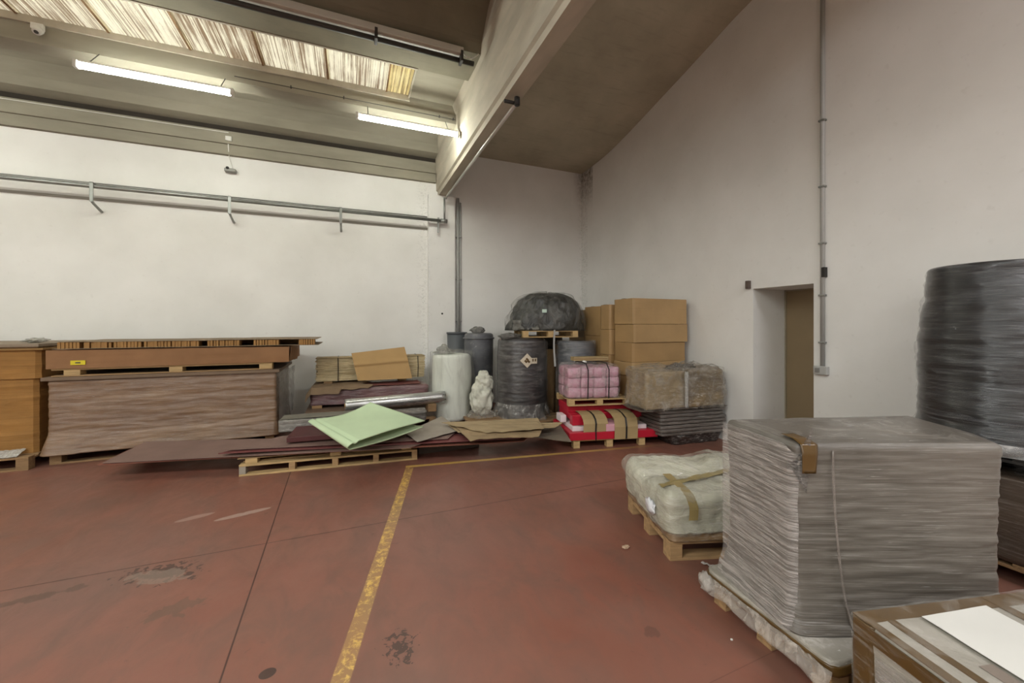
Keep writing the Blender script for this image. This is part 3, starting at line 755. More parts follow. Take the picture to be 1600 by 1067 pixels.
# silver roll
A = U(539, 632, Y=5.80); Bq = U(694, 623, Y=5.98)
t = thing('foil_roll', 'long shiny silver foil roll lying on the middle pile', 'roll', (A.x, A.y, .455), math.atan2(Bq.y - A.y, Bq.x - A.x))
Lr = (Bq - A).length
msl = NT('silver_foil'); n1 = msl.noise(msl.mapping((1, 14, 14)), 3, 4)
msl.col(lin('c6c7c4')); msl.b.inputs['Metallic'].default_value = .85; msl.rough(msl.ramp(n1, [(.3, .2), (.7, .38)])); msl.nrm(msl.bump(n1, .35, .01))
bm = loft([[Vector((x, (.088 + .003 * nz((x * 6, a, 0))) * math.cos(a * 2 * PI / 28), (.088 + .003 * nz((x * 5, a, 3))) * math.sin(a * 2 * PI / 28))) for a in range(28)] for x in [0, .01] + [Lr * k / 20 for k in range(1, 21)]])
obj('foil', bm, msl.m, t, True)
obj('core', tube(BM(), [(-.004, 0, 0), (Lr + .004, 0, 0)], .03, 16), M_kraft, t, True)
obj('seam_edge', B(.0, Lr - .03, -.093, -.084, -.006, .012, .002), msl.m, t)
t = thing('wood_bearer', 'dark timber bearer holding up the silver foil roll', 'timber', (.0, 5.82, .30))
obj('timber', B(0.02, .14, 0.0, .2, -.03, .077, .004), M_wood_dark, t); obj('timber', B(1.05, 1.17, .03, .24, -.03, .077, .004), M_wood_dark, t)

# green folded sheet: one strip folded over itself, tilted on the pile
mgr = plain('light_green_foam', 'bdd0aa', .7, .05, 3, .05)
gA, gB, gC, gD = U(489, 655, Z=.50), U(579, 629, Z=.60), U(664, 658, Z=.43), U(552, 692, Z=.42)
gE, gF = U(547, 702, Z=.345), U(487, 660, Z=.47)
def green(u, v):
    """u runs from the loose upper edge round the fold to the lower sheet; v along the fold"""
    top_far = gC.lerp(gB, v); fold_top = gD.lerp(gA, v); fold_bot = gE.lerp(gF, v)
    if u < .45:
        w_ = u / .45; p = top_far.lerp(fold_top, w_); p.z += -.05 * math.sin(w_ * PI) * v ** 2 + .012 * math.sin(w_ * PI) * (1 - v)
        if w_ > .955: p.z -= .014
        return p
    out = (fold_top - top_far); out.z = 0; out.normalize()
    if u < .60:
        w_ = (u - .45) / .15; p = fold_top.lerp(fold_bot, w_) + out * .035 * math.sin(w_ * PI) + Vector((0, 0, .0)); return p
    w_ = (u - .60) / .40
    low = top_far.copy(); low.z = .375 + .04 * v
    low = fold_bot.lerp(low, .98)
    p = fold_bot.lerp(low, w_); p.z -= .018 * math.sin(w_ * PI); return p
tag(obj('folded_foam_sheet', sheet(green, 90, 30, .008), mgr, smooth=True), 'pale green foam sheet folded over on top of the maroon boards', 'foam sheet')

# papers right of it
mp1 = plain('grey_dusty_card', '9a9083', .75, .1, 4, .05); mp2 = cardboard('curling_kraft', '97805f', var=.18); mp3 = cardboard('curling_kraft_light', 'a18c6a', var=.15)
def quad_sheet(name, label, pts, z, mat, wob=.012, f=4, cat='paper', th=.004, seed=0, lift=None):
    P = [U(x, y, Z=z) for x, y in pts]
    def fn(u, v):
        p = P[0].lerp(P[1], u).lerp(P[3].lerp(P[2], u), v)
        p.z += wob * (nz((u * f + seed, v * f, seed)) + .0) + (lift(u, v) if lift else 0)
        p.y += .012 * nz((u * f * 2, seed, v)); return p
    return tag(obj(name, sheet(fn, 30, 16, th), mat), label, cat)
quad_sheet('curling_paper', 'long curling brown kraft sheet reaching from the grey card to the drum', [(700, 664), (880, 660), (868, 668), (716, 676)], .285, mp3, .016, 5, seed=3)
quad_sheet('grey_card', 'flat grey card with pointed corner beside the green sheet', [(633, 676), (690, 650), (722, 671), (652, 690)], .275, mp1, .006, 3, seed=1)
quad_sheet('curling_paper', 'wavy brown paper sheet with rolled front edge near the red pallet', [(712, 667), (852, 661), (842, 680), (735, 689)], .300, mp2, .016, 5, seed=6, lift=lambda u, v: .012 * math.sin(u * 5))
quad_sheet('curling_paper', 'top wrinkled tan paper sheet in front of the black drum', [(690, 660), (840, 653), (850, 669), (760, 676)], .325, mp3, .014, 5, seed=9)
quad_sheet('dark_board', 'dark grey-brown board sloping to the floor beside the red boxes', [(790, 668), (872, 659), (893, 690), (806, 680)], .20, cardboard('dark_dusty_board', '6c6153'), .006, 3, seed=2)
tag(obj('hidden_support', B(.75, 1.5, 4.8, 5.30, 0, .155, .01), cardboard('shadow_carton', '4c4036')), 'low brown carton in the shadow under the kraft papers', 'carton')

# ------------------------------------------------------------------ rolls and drums behind
# white foam roll under clear film
c = U(706, 560, Y=6.28)
t = thing('white_foam_roll', 'thick white foam roll standing upright under a loose clear bag', 'roll', (c.x, 6.28, .0))
def circ(cx, cy, r, n=12): return [(cx + r * math.cos(2 * PI * k / n), cy + r * math.sin(2 * PI * k / n)) for k in range(n)]
mwf = plain('white_foam', 'e2e5da', .6, .04, 2, .05)
obj('foam', load(circ(0, 0, .31), .06, 1.08, n=64, nz_=20, r=.1, amp=.006, fz=2, topr=.06, waist=lambda z, p: .015 * math.sin((z - .1) * 3)), mwf, t, True)
def drape(r0, r1, z0, z1, folds, amp, seed, top=True, n=140, m_=26, ang=(0, 2 * PI)):
    """loose bag round a roll: vertical folds that grow towards the hem"""
    rings = []
    for j in range(m_ + 1):
        v = j / m_; z = z1 + (z0 - z1) * v; r = r0 + (r1 - r0) * v
        rings.append([Vector(((r + amp * (.35 + v) * (nz((math.cos(a) * folds * .4 + seed, math.sin(a) * folds * .4, v * 1.6)) + .5 * nz((math.cos(a) * folds, math.sin(a) * folds, v * 2 + seed)))) * math.cos(a),
                              (r + amp * (.35 + v) * nz((math.cos(a) * folds * .4, math.sin(a) * folds * .4 + seed, v * 1.6))) * math.sin(a), z)) for a in [2 * PI * k / n for k in range(n)]])
    if top:
        cap = []
        for s in (.12, .3, .55, .8, .94):
            cap.append([Vector((p.x * s, p.y * s, z1 + .05 * (1 - s) + .03 * nz((p.x * s * 9, p.y * s * 9, seed)))) for p in rings[0]])
        rings = cap + rings
    return loft(rings, cap0=False, cap1=False)
fmg = film('loose_clear_bag', .10, 'a9a79e', (3, 3, .5), streak=.25, strength=.6)
obj('clear_bag', drape(.345, .37, .12, 1.11, 6, .075, 2.2), fmg, t, True)
obj('bag_neck', loft([[Vector((-.13 + .10 * (1 - s) * nz((s * 3, 1, 0)) + (.16 * (1 - s) ** 1.2 + .025) * math.cos(a * PI / 12) * (1 + .35 * nz((a, s * 4, 0))), .0 + (.12 * (1 - s) + .02) * math.sin(a * PI / 12), 1.10 + .14 * s)) for a in range(24)] for s in [k / 10 for k in range(11)]]), film('gathered_film', .45, '96948b'), t, True)

# grey bins
c = U(748, 540, Y=6.68)
t = thing('grey_roll', 'upright dark grey roll with a lump of film on top, left of the black drum', 'roll', (c.x, 6.68, 0))
mgb = wrapped('grey_roll_material', '56575b', (2, 2, .8), milky=.15, coat=.35, strength=.3, base2='606165', crough=.35)
obj('roll', load(circ(0, 0, .262), .05, 1.40, n=56, nz_=20, r=.08, amp=.006, fz=1.2, topr=.05), mgb, t, True)
obj('lid_rim', tube(BM(), [(0, 0, 1.30), (0, 0, 1.325)], .274, 40), mgb, t, True)
obj('film_lump', blob(.13, .1, .06, 3, .45, 2.2, 2), film('dark_bunched_film', .6, '6e6c66'), t, True, (-.02, 0, 1.445))
c = U(714, 540, Y=7.12)
t = thing('grey_bin', 'dark grey open bin behind the upright grey roll', 'bin', (c.x, 7.12, 0))
mbn = plain('dark_grey_bin', '54575a', .5, .06, 3, 0)
obj('body', tube(BM(), [(0, 0, .0), (0, 0, 1.40)], [.14, .18], 32), mbn, t, True)
obj('rim', tube(BM(), [(0, 0, 1.38), (0, 0, 1.41)], .19, 32), mbn, t, True)

# white bag between
c = U(758, 630, Y=5.80)
t = thing('white_bag', 'crumpled white plastic bag squeezed beside the black drum', 'bag', (c.x - .04, 5.86, .15))
mwb = wrapped('white_crumpled_plastic', 'c4c3b2', (4, 4, 4), milky=.5, coat=.7, strength=.9, base2='d8d6c6', fold=1)
obj('lower_lobe', blob(.19, .15, .26, 5, .22, 1.6, 3, rid=.14), mwb, t, True, (0, 0, .26))
obj('upper_lobe', blob(.15, .12, .17, 5, .25, 1.6, 6, rid=.14), mwb, t, True, (.05, .03, .50))
obj('film_hem', drape(.08, .22, -.005, .16, 5, .06, 5.1, top=False, n=80, m_=10), film('clear_hem', .25, 'b9b2a6'), t, True)
pallet('dark wooden pallet under the black drum and white bag', (1.55, 5.32, 0), -.1, 1.45, .95, .135, M_wood_dark, 7)

# black film drum
c = U(815, 600, Y=5.72)
t = thing('black_roll', 'black film-wrapped upright roll with two beige labels', 'roll', (c.x, 5.72, .14))
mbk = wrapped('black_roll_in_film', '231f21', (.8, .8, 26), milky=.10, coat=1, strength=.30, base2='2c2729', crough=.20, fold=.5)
obj('roll', load(circ(0, 0, .385, 16), .0, 1.21, n=110, nz_=90, r=.12, amp=.004, fz=30, topr=.07, waist=lambda z, p: .012 * math.sin(z * 3)), mbk, t, True)
obj('film_skirt', drape(.39, .46, .0, .22, 7, .05, 1.3, top=False, n=120, m_=10), film('clear_skirt', .14, 'cfcbc4', (6, 6, 3)), t, True)
obj('clear_film', drape(.405, .415, .18, 1.16, 5, .02, 8.3, top=False, n=90, m_=14), film('clear_tight', .02, 'cfcbc4', (2, 2, 5), streak=.18, strength=.3), t, True)
obj('film_lump', blob(.16, .16, .045, 4, .5, 2.2, 4), film('grey_bunched_film', .55, '6a6762'), t, True, (-.24, -.10, 1.235))
ml = plain('beige_label', 'c9bda8', .6, .1, 40, .0)
def patch(parent, name, az, z, w_, h_, r, mat, roll=0, lab=None):
    """small sticker that follows the drum's curve"""
    def fn(u, v):
        x = (u - .5) * w_; y = (v - .5) * h_; xr = x * math.cos(roll) - y * math.sin(roll); yr = x * math.sin(roll) + y * math.cos(roll)
        a = az + xr / r; return Vector((r * math.cos(a), r * math.sin(a), z + yr))
    o = obj(name, sheet(fn, 8, 6, .002), mat, parent)
    if lab: o['label'] = lab
    return o
az = math.atan2(-5.72, -c.x)
p = patch(t, 'label_sticker', az + .20, .88, .15, .15, .418, ml, PI / 4, 'beige diamond label'); 
for k in range(3): patch(t, 'label_print', az + .20 + .05 * (k - 1), .88 + .03 * (k % 2) - .012, .03, .045, .4205, M_tape, PI / 4)
patch(t, 'label_sticker', az + .46, .875, .10, .085, .418, ml, 0, 'small beige rectangular label')
for k in range(2): patch(t, 'label_print', az + .41 + .1 * k, .885, .022, .04, .4205, M_tape)

# dark roll behind the pink packs
c = U(900, 600, Y=5.36)
t = thing('dark_roll', 'dark blue-grey film-wrapped roll behind the pink packs', 'roll', (c.x, 5.36, .0))
mdb = wrapped('dark_blue_in_film', '33363c', (.9, .9, 22), milky=.3, coat=1, strength=.45, base2='464a52', crough=.16)
obj('roll', load(circ(0, 0, .285, 16), .02, 1.30, n=90, nz_=40, r=.1, amp=.008, fz=12, topr=.05), mdb, t, True)
obj('film_cover', drape(.30, .32, .5, 1.305, 5, .02, 3.3, n=90, m_=14, top=False), film('clear_over_dark', .06, 'c4c4c6', (2, 2, 5), streak=.35), t, True)
tag(obj('dark_wrapped_carton', load(rect(3.0, 3.58, 6.34, 6.85), .0, 1.36, n=80, nz_=20, r=.04, amp=.008, topr=.02), wrapped('dark_brown_film_carton', '2c2520', (1, 1, 12), milky=.12, base2='38302a'), smooth=True), 'dark brown film-wrapped carton in the shadow between the two black rolls', 'carton')  # dark block added so the gap looks shaded instead of showing lit wall
tag(obj('cardboard_tube', tube(BM(), [(3.20, 6.10, 0), (3.20, 6.10, 1.12)], .07, 20), M_kraft_pale, smooth=True), 'pale cardboard tube standing in the gap between the black rolls', 'tube')
tag(obj('timber_post', B(3.29, 3.36, 6.1, 6.2, 0, 1.2, .004), M_wood_dark), 'dark timber post in the gap between the black rolls', 'timber')

# pallet and black bundle on top
tp = pallet('wooden pallet lying across the tops of the two black rolls', (2.38, 5.42, 1.355), -.2, .86, .72, .10, M_wood_pale, 6, bottom=True)
c = U(852, 517, Y=5.80)
t = thing('black_bundle', 'big black bundle under loose plastic film on top of the drum pallet', 'bundle', (c.x, 5.78, 1.458), -.30)
def dome(sx, sy, sz, amp, seed, lean=0, off=0):
    rings = []
    n = 140
    for j in range(30):
        v = j / 29; e = v * PI / 2
        z = sz * math.sin(e) ** .95; r = max(.02, math.cos(e) ** .55)
        ring = []
        for k in range(n):
            a = 2 * PI * k / n
            ca, sa = math.cos(a), math.sin(a)
            fx = abs(ca) ** .8 * (1 if ca > 0 else -1); fy = abs(sa) ** .8 * (1 if sa > 0 else -1)
            fold = amp * (abs(nz((ca * 2.2 + seed, sa * 2.2, v * 2.5))) * 1.4 + .5 * nz((ca * 5, sa * 5 + seed, v * 3)) + .25 * nz((ca * 11, sa * 11, v * 9)))
            lx = sx * (1.0 if ca > 0 else 1.08)
            ring.append(Vector((lx * fx * r * (1 + fold) + lean * z, sy * fy * r * (1 + fold), z * (1 + fold * .4) + off)))
        rings.append(ring)
    return loft(rings)
mblk = NT('black_textile'); nn = mblk.noise(mblk.mapping((2, 2, 2)), 5, 5); mblk.col(mblk.ramp(nn, [(.3, lin('191917')), (.7, lin('262623'))])); mblk.rough(.45)
mblk.b.inputs['Coat Weight'].default_value = .5; mblk.b.inputs['Coat Roughness'].default_value = .25; f2 = mblk.noise(mblk.mapping((2, 2, 1.2)), 3.2, 5, .6, 1.2); mblk.L(mblk.bump(f2, .9, .06), mblk.b.inputs['Coat Normal']); mblk.nrm(mblk.bump(f2, .6, .05))
obj('bundle_body', dome(.53, .46, .57, .16, 1.7, .06), mblk.m, t, True)
obj('loose_film', dome(.575, .49, .60, .14, 4.4, .05, -.005), film('grey_loose_bag', .07, '9a988f', (3, 3, 1.2), streak=.32, strength=1), t, True)
obj('label_sticker', B(-.145, -.075, -.52, -.515, .27, .32, 0), plain('pale_label', 'b9cfc2', .5, .05, 5, 0), t)['label'] = 'small pale sticker'
obj('film_tail', sheet(lambda u, v: Vector((-.58 + u * .40 + .03 * nz((u * 6, v * 4, 0)), -.40 - .05 * v + .05 * nz((u * 8, v * 3, 1)), .16 - v * .15)), 24, 10, .0015), film('grey_tail', .35, '8c8a82'), t, True)
tag(obj('hanging_strap', sheet(lambda u, v: Vector((2.83 + u * .03, 5.30 + .02 * math.sin(v * 4), 1.47 - v * .55)), 2, 14, .002), M_pvc), 'pale strap hanging from the pallet on the black rolls', 'strap')

# ------------------------------------------------------------------ cartons on the right wall
mcf = {}
def carton_mat(i):
    if i not in mcf:
        c = ['a8885c', 'a48357', 'ad8d61', 'a07f53', 'a7875b'][i]
        m = NT('carton_kraft'); v = m.noise(m.mapping((1, 1, 1.0), loc=(i * 3, 0, 0)), 2.5, 5); v2 = m.noise(m.mapping((.6, .6, 9), loc=(i, i, 0)), 3, 5, .6)
        cc = lin(c); b = m.ramp(v, [(.3, mul(cc, .88)), (.7, mul(cc, 1.08))]); b = m.mix(m.ramp(v2, [(.55, 0.), (.75, .3)]), b, mul(cc, .7))
        m.col(b); m.rough(.6); m.b.inputs['Coat Weight'].default_value = .25; m.b.inputs['Coat Roughness'].default_value = .2
        m.L(m.bump(v2, .5, .02), m.b.inputs['Coat Normal']); mcf[i] = m.m
    return mcf[i]
def carton(label, x0, x1, y0, y1, z0, z1, rz=0, mi=0, group=None, seam=True):
    cx, cy = (x0 + x1) / 2, (y0 + y1) / 2; a, b = (x1 - x0) / 2, (y1 - y0) / 2
    t = thing('carton', label, 'carton', (cx, cy, z0), rz, group)
    obj('box', load(rect(-a, a, -b, b), 0, z1 - z0, n=60, nz_=6, r=.012, amp=.007, fz=3, fxy=2.5, topr=.008, seed=cx * 3 + z0), carton_mat(mi % 5), t)
    if seam:
        obj('tape_band', B(-a - .006, a + .006, -.028, .028, z1 - z0 - .001, z1 - z0 + .004, 0), M_tape, t)
    return t
ords = ['bottom', 'second', 'third', 'fourth', 'fifth', 'top']
pallet('wooden pallet under the tallest carton stack', (3.57, 4.40, 0), 0, .93, .42, .13, M_wood_dark, 4)
hs = [.13, .52, .84, 1.13, 1.36, 1.56, 1.915]
zs = [.13, .44, .74, .99, 1.29, 1.55, 1.91]
zs = [.132, .50, .80, 1.07, 1.345, 1.62, 1.915]
zs = [.132, .50, .84, 1.03, 1.30, 1.555, 1.915]
for k in range(6):
    jit = [(.0, 0), (.01, -.01), (-.01, .0), (.0, .01), (.012, -.008), (.0, .0)][k]
    carton('%s carton of the tallest stack against the right wall' % ords[k], 3.57 + jit[0], 4.50 + jit[0] + .015 * k * .5, 4.40 + jit[1], 4.82, zs[k] + .002, zs[k + 1] - .002, 0, k, 'cartons of the tallest stack')
def stack(desc, x0, x1, y0, y1, top, n, grp):
    h_ = (top - .004) / n
    for k in range(n):
        nm = 'bottom' if k == 0 else ('top' if k == n - 1 else ['second', 'third', 'fourth'][k - 1])
        carton('%s carton of the %s' % (nm, desc), x0 + random.uniform(-.008, .008), x1, y0 + random.uniform(-.006, .006), y1, .003 + k * h_, k * h_ + h_ - .001, random.uniform(-.01, .01), k + 1, grp)
stack('narrow carton stack just behind the tallest one', 3.52, 4.45, 4.86, 5.10, 1.85, 5, 'cartons of the narrow stack')
stack('film-wrapped carton stack left of the narrow one', 3.56, 4.40, 5.14, 5.62, 1.84, 4, 'cartons of the wrapped stack')
stack('lower carton stack in the corner behind the black bundle', 3.62, 4.5, 5.68, 6.2, 1.80, 4, 'cartons of the corner stack')

# ------------------------------------------------------------------ red boxes pallet
f1 = U(896, 701, Z=0); f2_ = U(1010, 695, Z=0); ra = math.atan2(f2_.y - f1.y, f2_.x - f1.x)
rt = pallet('wooden pallet with thick feet under the red panels', f1, ra, .96, .70, .105, M_wood_pale, 5, bottom=False)
mred = plain('red_panel_paint', 'b0182e', .38, .10, 3, .05); mpk = plain('pink_foam_piece', 'cf9aa6', .7, .08, 5, .05); mwp = plain('white_panel_edge', 'ddcfd0', .6, .05, 5, 0)
R = Matrix.Translation(f1) @ Matrix.Rotation(ra, 4, 'Z')
def on_red(name, label, bm, m, cat, loc=(0, 0, 0), rz=0, smooth=False):
    o = obj(name, bm, m, smooth=smooth); q = R @ Vector(loc); o.location = q; o.rotation_euler = (0, 0, ra + rz)
    return tag(o, label, cat)
on_red('red_box', 'lowest and widest red panel, directly on the pallet', B(-.06, 1.12, -.03, .74, 0, .095, .008), mred, 'panel', (0, 0, .107))
on_red('red_box', 'middle red panel with dusty top under the kraft wraps', B(.03, 1.12, .22, .74, 0, .085, .008), mred, 'panel', (0, 0, .305))
on_red('red_box', 'topmost red panel right under the small pallet', B(.02, .98, .30, .74, 0, .09, .008), mred, 'panel', (0, 0, .392))
on_red('white_box', 'white-edged flat box on the lowest red panel, front', B(.0, 1.0, .02, .55, 0, .055, .006), mwp, 'panel', (0, .02, .203))
on_red('pink_block', 'pink foam block between the two kraft wraps', B(.42, .60, -.02, .4, 0, .09, .006), mpk, 'foam block', (0, .0, .204)).location = R @ Vector((0, -.01, .204))
on_red('red_rail', 'short red box on the left under the small pallet', B(.02, .28, .10, .215, 0, .13, .008), mred, 'panel', (0, .0, .26 - .0))
on_red('white_block', 'small white block at the left edge of the red pile', B(-.08, .0, .3, .5, 0, .09, .005), mwp, 'foam block', (0, 0, .26))
on_red('grey_infill', 'brown flat carton inside the red pile', B(.30, 1.02, .24, .7, 0, .045, .003), M_kraft_pale, 'carton', (0, 0, .259))
mkb = cardboard('kraft_wrap', '9d865e', var=.08)
def wrapband(x0, x1, ztop, zlow, yf, label):
    def fn(u, v):
        # goes from the top panel, over its edge, bulging down to the front
        path = [(.42, ztop), (.20, ztop + .006), (.10, ztop - .01), (yf + .04, ztop - .05), (yf, (ztop + zlow) / 2), (yf - .005, zlow)]
        s = v * (len(path) - 1); i = min(int(s), len(path) - 2); f = s - i
        a_, b_ = path[i], path[i + 1]
        return Vector((x0 + (x1 - x0) * u + .012 * math.sin(v * 3), a_[0] + (b_[0] - a_[0]) * f, a_[1] + (b_[1] - a_[1]) * f))
    t = thing('kraft_wrap', label, 'wrapping', R @ Vector((0, 0, 0)), ra)
    obj('paper', sheet(fn, 6, 30, .005), mkb, t)
    obj('strap', sheet(lambda u, v: fn(.5 + (u - .5) * .07, v) + Vector((0, -.007, .004)), 2, 30, .002), M_strap, t)
wrapband(.12, .44, .402, .205, -.02, 'left kraft paper wrap with black strap on the red panels')
wrapband(.52, .83, .408, .105, -.045, 'right kraft paper wrap with black strap hanging lower on the red panels')
obj('lower_strap', B(.275, .29, -.038, -.033, .10, .205, 0), M_strap).parent = None
o = bpy.data.objects['lower_strap']; o.location = R @ Vector((0, 0, 0)); o.rotation_euler = (0, 0, ra); tag(o, 'black strap going down the front of the lowest red panel', 'strap')

# small pallet with pink packs
sz = .486
pl = pallet('small pallet under the pink packs, on the topmost red panel', R @ Vector((.0, .20, sz)), ra, .86, .58, .085, M_wood_pale, 5, bottom=True, blocks=(3, 2))
mpink = wrapped('pink_pack_in_film', 'b0808f', (4, 4, 4), milky=.35, coat=.8, strength=.6, base2='c492a2', fold=.9)
def pillow(w_, d_, h_, seed):
    bm = BM(); bmesh.ops.create_cube(bm, size=1); bmesh.ops.subdivide_edges(bm, edges=bm.edges[:], cuts=7, use_grid_fill=True)
    for v in bm.verts:
        p = v.co * 2
        q = p.normalized() * 1.18; k = .42
        r = p * (1 - k) + q * k * max(abs(p.x), abs(p.y), abs(p.z))
        r *= 1 + .05 * nz((p.x * 1.6 + seed, p.y * 1.6, p.z * 1.6))
        v.co = Vector((r.x * w_ / 2, r.y * d_ / 2, r.z * h_ / 2))
    return bm
mesh_pack = [pillow(.185, .26, .145, s) for s in (1, 5)]
proto = [None, None]
rows = ['bottom', 'middle', 'top']; colsn = ['leftmost', 'second from left', 'third from left', 'rightmost']
for r_ in range(3):
    for c_ in range(4):
        for d_ in range(2):
            if d_ == 1 and c_ in (1, 2) and r_ < 2: continue
            k = (r_ + c_) % 2
            if proto[k] is None:
                o = obj('insulation_pack', mesh_pack[k], mpink, smooth=True); proto[k] = o
            else: o = proto[k].copy(); COL.objects.link(o)
            o.location = R @ Vector((.105 + c_ * .178, .39 + d_ * .235 + random.uniform(-.008, .008), sz + .085 + .071 + r_ * .133 + (.0 if r_ < 2 else .004 * (1.5 - abs(c_ - 1.5)))))
            o.rotation_euler = (random.uniform(-.04, .04), random.uniform(-.05, .05), ra + random.uniform(-.05, .05))
            tag(o, 'pink wrapped pack, %s in the %s row, %s side of the small pallet' % (colsn[c_], rows[r_], 'near' if d_ == 0 else 'far'), 'pack', 'pink packs on the small pallet')
t = thing('pack_wrapping', 'clear film with dark straps over the pink packs', 'plastic film', R @ Vector((0, 0, sz + .085)), ra)
obj('film', load(rect(.01, .75, .235, .785), .0, .45, n=100, nz_=20, r=.08, amp=.02, fz=5, fxy=4, topr=.09), film('pack_film', .05, 'cfc6c4', (4, 4, 4), streak=.4), t, True)
for x in (.27, .56):
    obj('strap', tube(BM(), [(x, .225, .0), (x, .215, .2), (x + .005, .225, .38), (x, .30, .46), (x, .5, .465), (x, .7, .455), (x, .79, .4)], .008, 6), M_strap, t)
mt_ = plain('wood_moulding', 'a08a62', .7, .15, 5, .1, stretch=(1, 8, 8))
t = thing('timber_plank', 'short pale timber plank lying on top of the pink packs', 'timber', R @ Vector((.20, .60, sz + .55)), ra + .02)
obj('plank', B(0, .52, 0, .14, 0, .055, .004), mt_, t); obj('groove', B(.0, .50, -.003, .0, .022, .032, 0), M_wood_dark, t)
obj('white_tag', blob(.035, .02, .02, 2, .3, 2, 3), M_white_plastic, t, True, (.15, -.02, -.012))

# ------------------------------------------------------------------ wrapped cartons on sheet stack by the right wall
c0_ = U(1030, 694, Z=.0)
t = thing('wrapped_sheet_stack', 'flat stack of board sheets in dark glossy film by the right wall', 'wrapped sheets', (3.52, 3.90, 0), -.10)
mss = wrapped('dark_sheets_glossy', '4f463f', (1, 1, 26), milky=.45, coat=1, strength=.8, layer=20, base2='6a6058', crough=.1, fold=.9)
obj('film_base', load(rect(.24, 1.05, .02, .42), .0, .14, n=80, nz_=8, r=.1, amp=.03, fz=6, fxy=5, topr=.02, waist=lambda z, p: -.05 * (1 - z / .14)), wrapped('black_film_base', '241f1d', (3, 3, 6), milky=.4, coat=1, strength=1), t, True)
for k in range(7):
    z = .14 + k * .047; j = random.uniform(-.03, .03)
    obj('sheet', load([(.08 + j + .015 * (k % 2), .0 + .02 * random.random()), (1.06 + .02 * random.random(), .0), (1.06, .42), (.05 + j, .44)], z, z + .040, n=70, nz_=3, r=.02, amp=.012, fz=4, fxy=4, topr=.012, seed=k), mss, t, True)
obj('top_sheet', sheet(lambda u, v: Vector((-.24 + u * 1.32, -.02 + v * .46, .485 + .03 * nz((u * 3, v * 3, 1)) * (1 - u))), 24, 8, .005), cardboard('dark_top_sheet', '5a4c40'), t)
mwc = wrapped('carton_loose_film', '685842', (2.5, 2.5, 3.5), milky=.5, coat=1, strength=1, base2='84704f', crough=.1, fold=1.2)
t = thing('wrapped_cartons', 'brown cartons under loose shiny film on the sheet stack', 'wrapped cartons', (3.40, 3.88, .50), -.10)
def lp(z, p): return .012 * nz((p.x * 7, p.y * 7, z * 5))
obj('left_carton', load(rect(-.05, .56, .0, .46), .0, .46, n=80, nz_=20, r=.03, amp=.018, fz=4, fxy=4, topr=.02, topamp=.02), wrapped('pale_carton_film', '94805f', (2.5, 2.5, 3.5), milky=.45, coat=1, strength=.9, base2='a08b68', crough=.1, fold=1.2), t, True)
obj('right_carton', load([(.57, -.01), (1.12, .0), (1.12, .46), (.57, .46)], .0, .47, n=80, nz_=20, r=.03, amp=.02, fz=4, fxy=4, topr=.03, topamp=.05, seed=7), mwc, t, True)
obj('film_sheet', load(rect(-.07, 1.13, -.025, .475), -.02, .50, n=150, nz_=26, r=.04, amp=.045, fz=4, fxy=6, topr=.04, topamp=.11, seed=2), film('loose_shiny_film', .10, 'b5aea2', (3, 3, 3), strength=1, streak=.55, rough=.1), t, True)
obj('film_seam', tube(BM(), [(.50 + .02 * nz((k, 1, 0)), -.05 + .01 * nz((k, 0, 1)), .46 - k * .05) for k in range(10)], [.02 + .012 * abs(nz((k * 1.7, 0, 0))) for k in range(10)], 8), film('seam_film', .5, 'd9d6cf', (20, 20, 20), rough=.08, strength=1), t, True)
obj('film_peak', blob(.22, .10, .05, 3, .6, 2.5, 8, rid=.4), film('dark_peak', .55, '77716a', rough=.1), t, True, (.62, .2, .485))

# ------------------------------------------------------------------ white bags pallet
f1 = U(1047, 877, Z=0); fL = U(990, 806, Z=0)
wa = math.atan2(fL.y - f1.y, fL.x - f1.x) - PI / 2
R2 = Matrix.Translation(f1) @ Matrix.Rotation(wa, 4, 'Z')
pallet('wooden pallet under the white wrapped sacks', f1, wa, 1.0, .74, .125, M_wood, 6)
o = obj('cardboard_tray', load(rect(0, 1.0, -.01, .78), .0, .055, n=80, nz_=4, r=.03, amp=.008, topr=.01), wrapped('tray_in_film', '8a7050', (3, 3, 8), milky=.4, coat=1), smooth=True)
o.location = R2 @ Vector((0, 0, .127)); o.rotation_euler = (0, 0, wa); tag(o, 'low brown cardboard tray under the white sacks', 'tray')
t = thing('wrapped_sacks', 'white plastic-wrapped sacks on a pallet left of the big grey block', 'wrapped sacks', R2 @ Vector((0, 0, .184)), wa)
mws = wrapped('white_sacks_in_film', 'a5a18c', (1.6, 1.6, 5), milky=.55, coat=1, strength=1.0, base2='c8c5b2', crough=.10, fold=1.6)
def sacktop(bm, seed):
    for v in bm.verts:
        x, y, z = v.co
        if z > .12:
            k = (z - .12) / .12
            v.co.z += k * (.035 * nz((x * 3.5 + seed, y * 3.5, 0)) + .03 * math.sin(x * 7 + 1) * .4 - .035 * math.exp(-((y - .40) / .07) ** 2) + .05 * math.exp(-((x - .62) / .14) ** 2 - ((y - .55) / .2) ** 2))
            v.co.z += k * .016 * abs(nz((x * 11, y * 9, seed)))
    return bm
obj('sacks', sacktop(load([(-.03, -.02), (1.0, -.02), (1.0, .82), (-.02, .80)], 0.002, .24, n=170, nz_=22, r=.09, amp=.016, fz=6, fxy=4, topr=.07, topamp=.02), 2), mws, t, True)
obj('film', sacktop(load([(-.04, -.03), (1.01, -.03), (1.01, .83), (-.03, .81)], .002, .25, n=170, nz_=22, r=.09, amp=.03, fz=5, fxy=6, topr=.06, topamp=.03, seed=3), 2), film('sack_film', .05, 'dedccf', (4, 4, 4), strength=1, streak=.35, rough=.1), t, True)
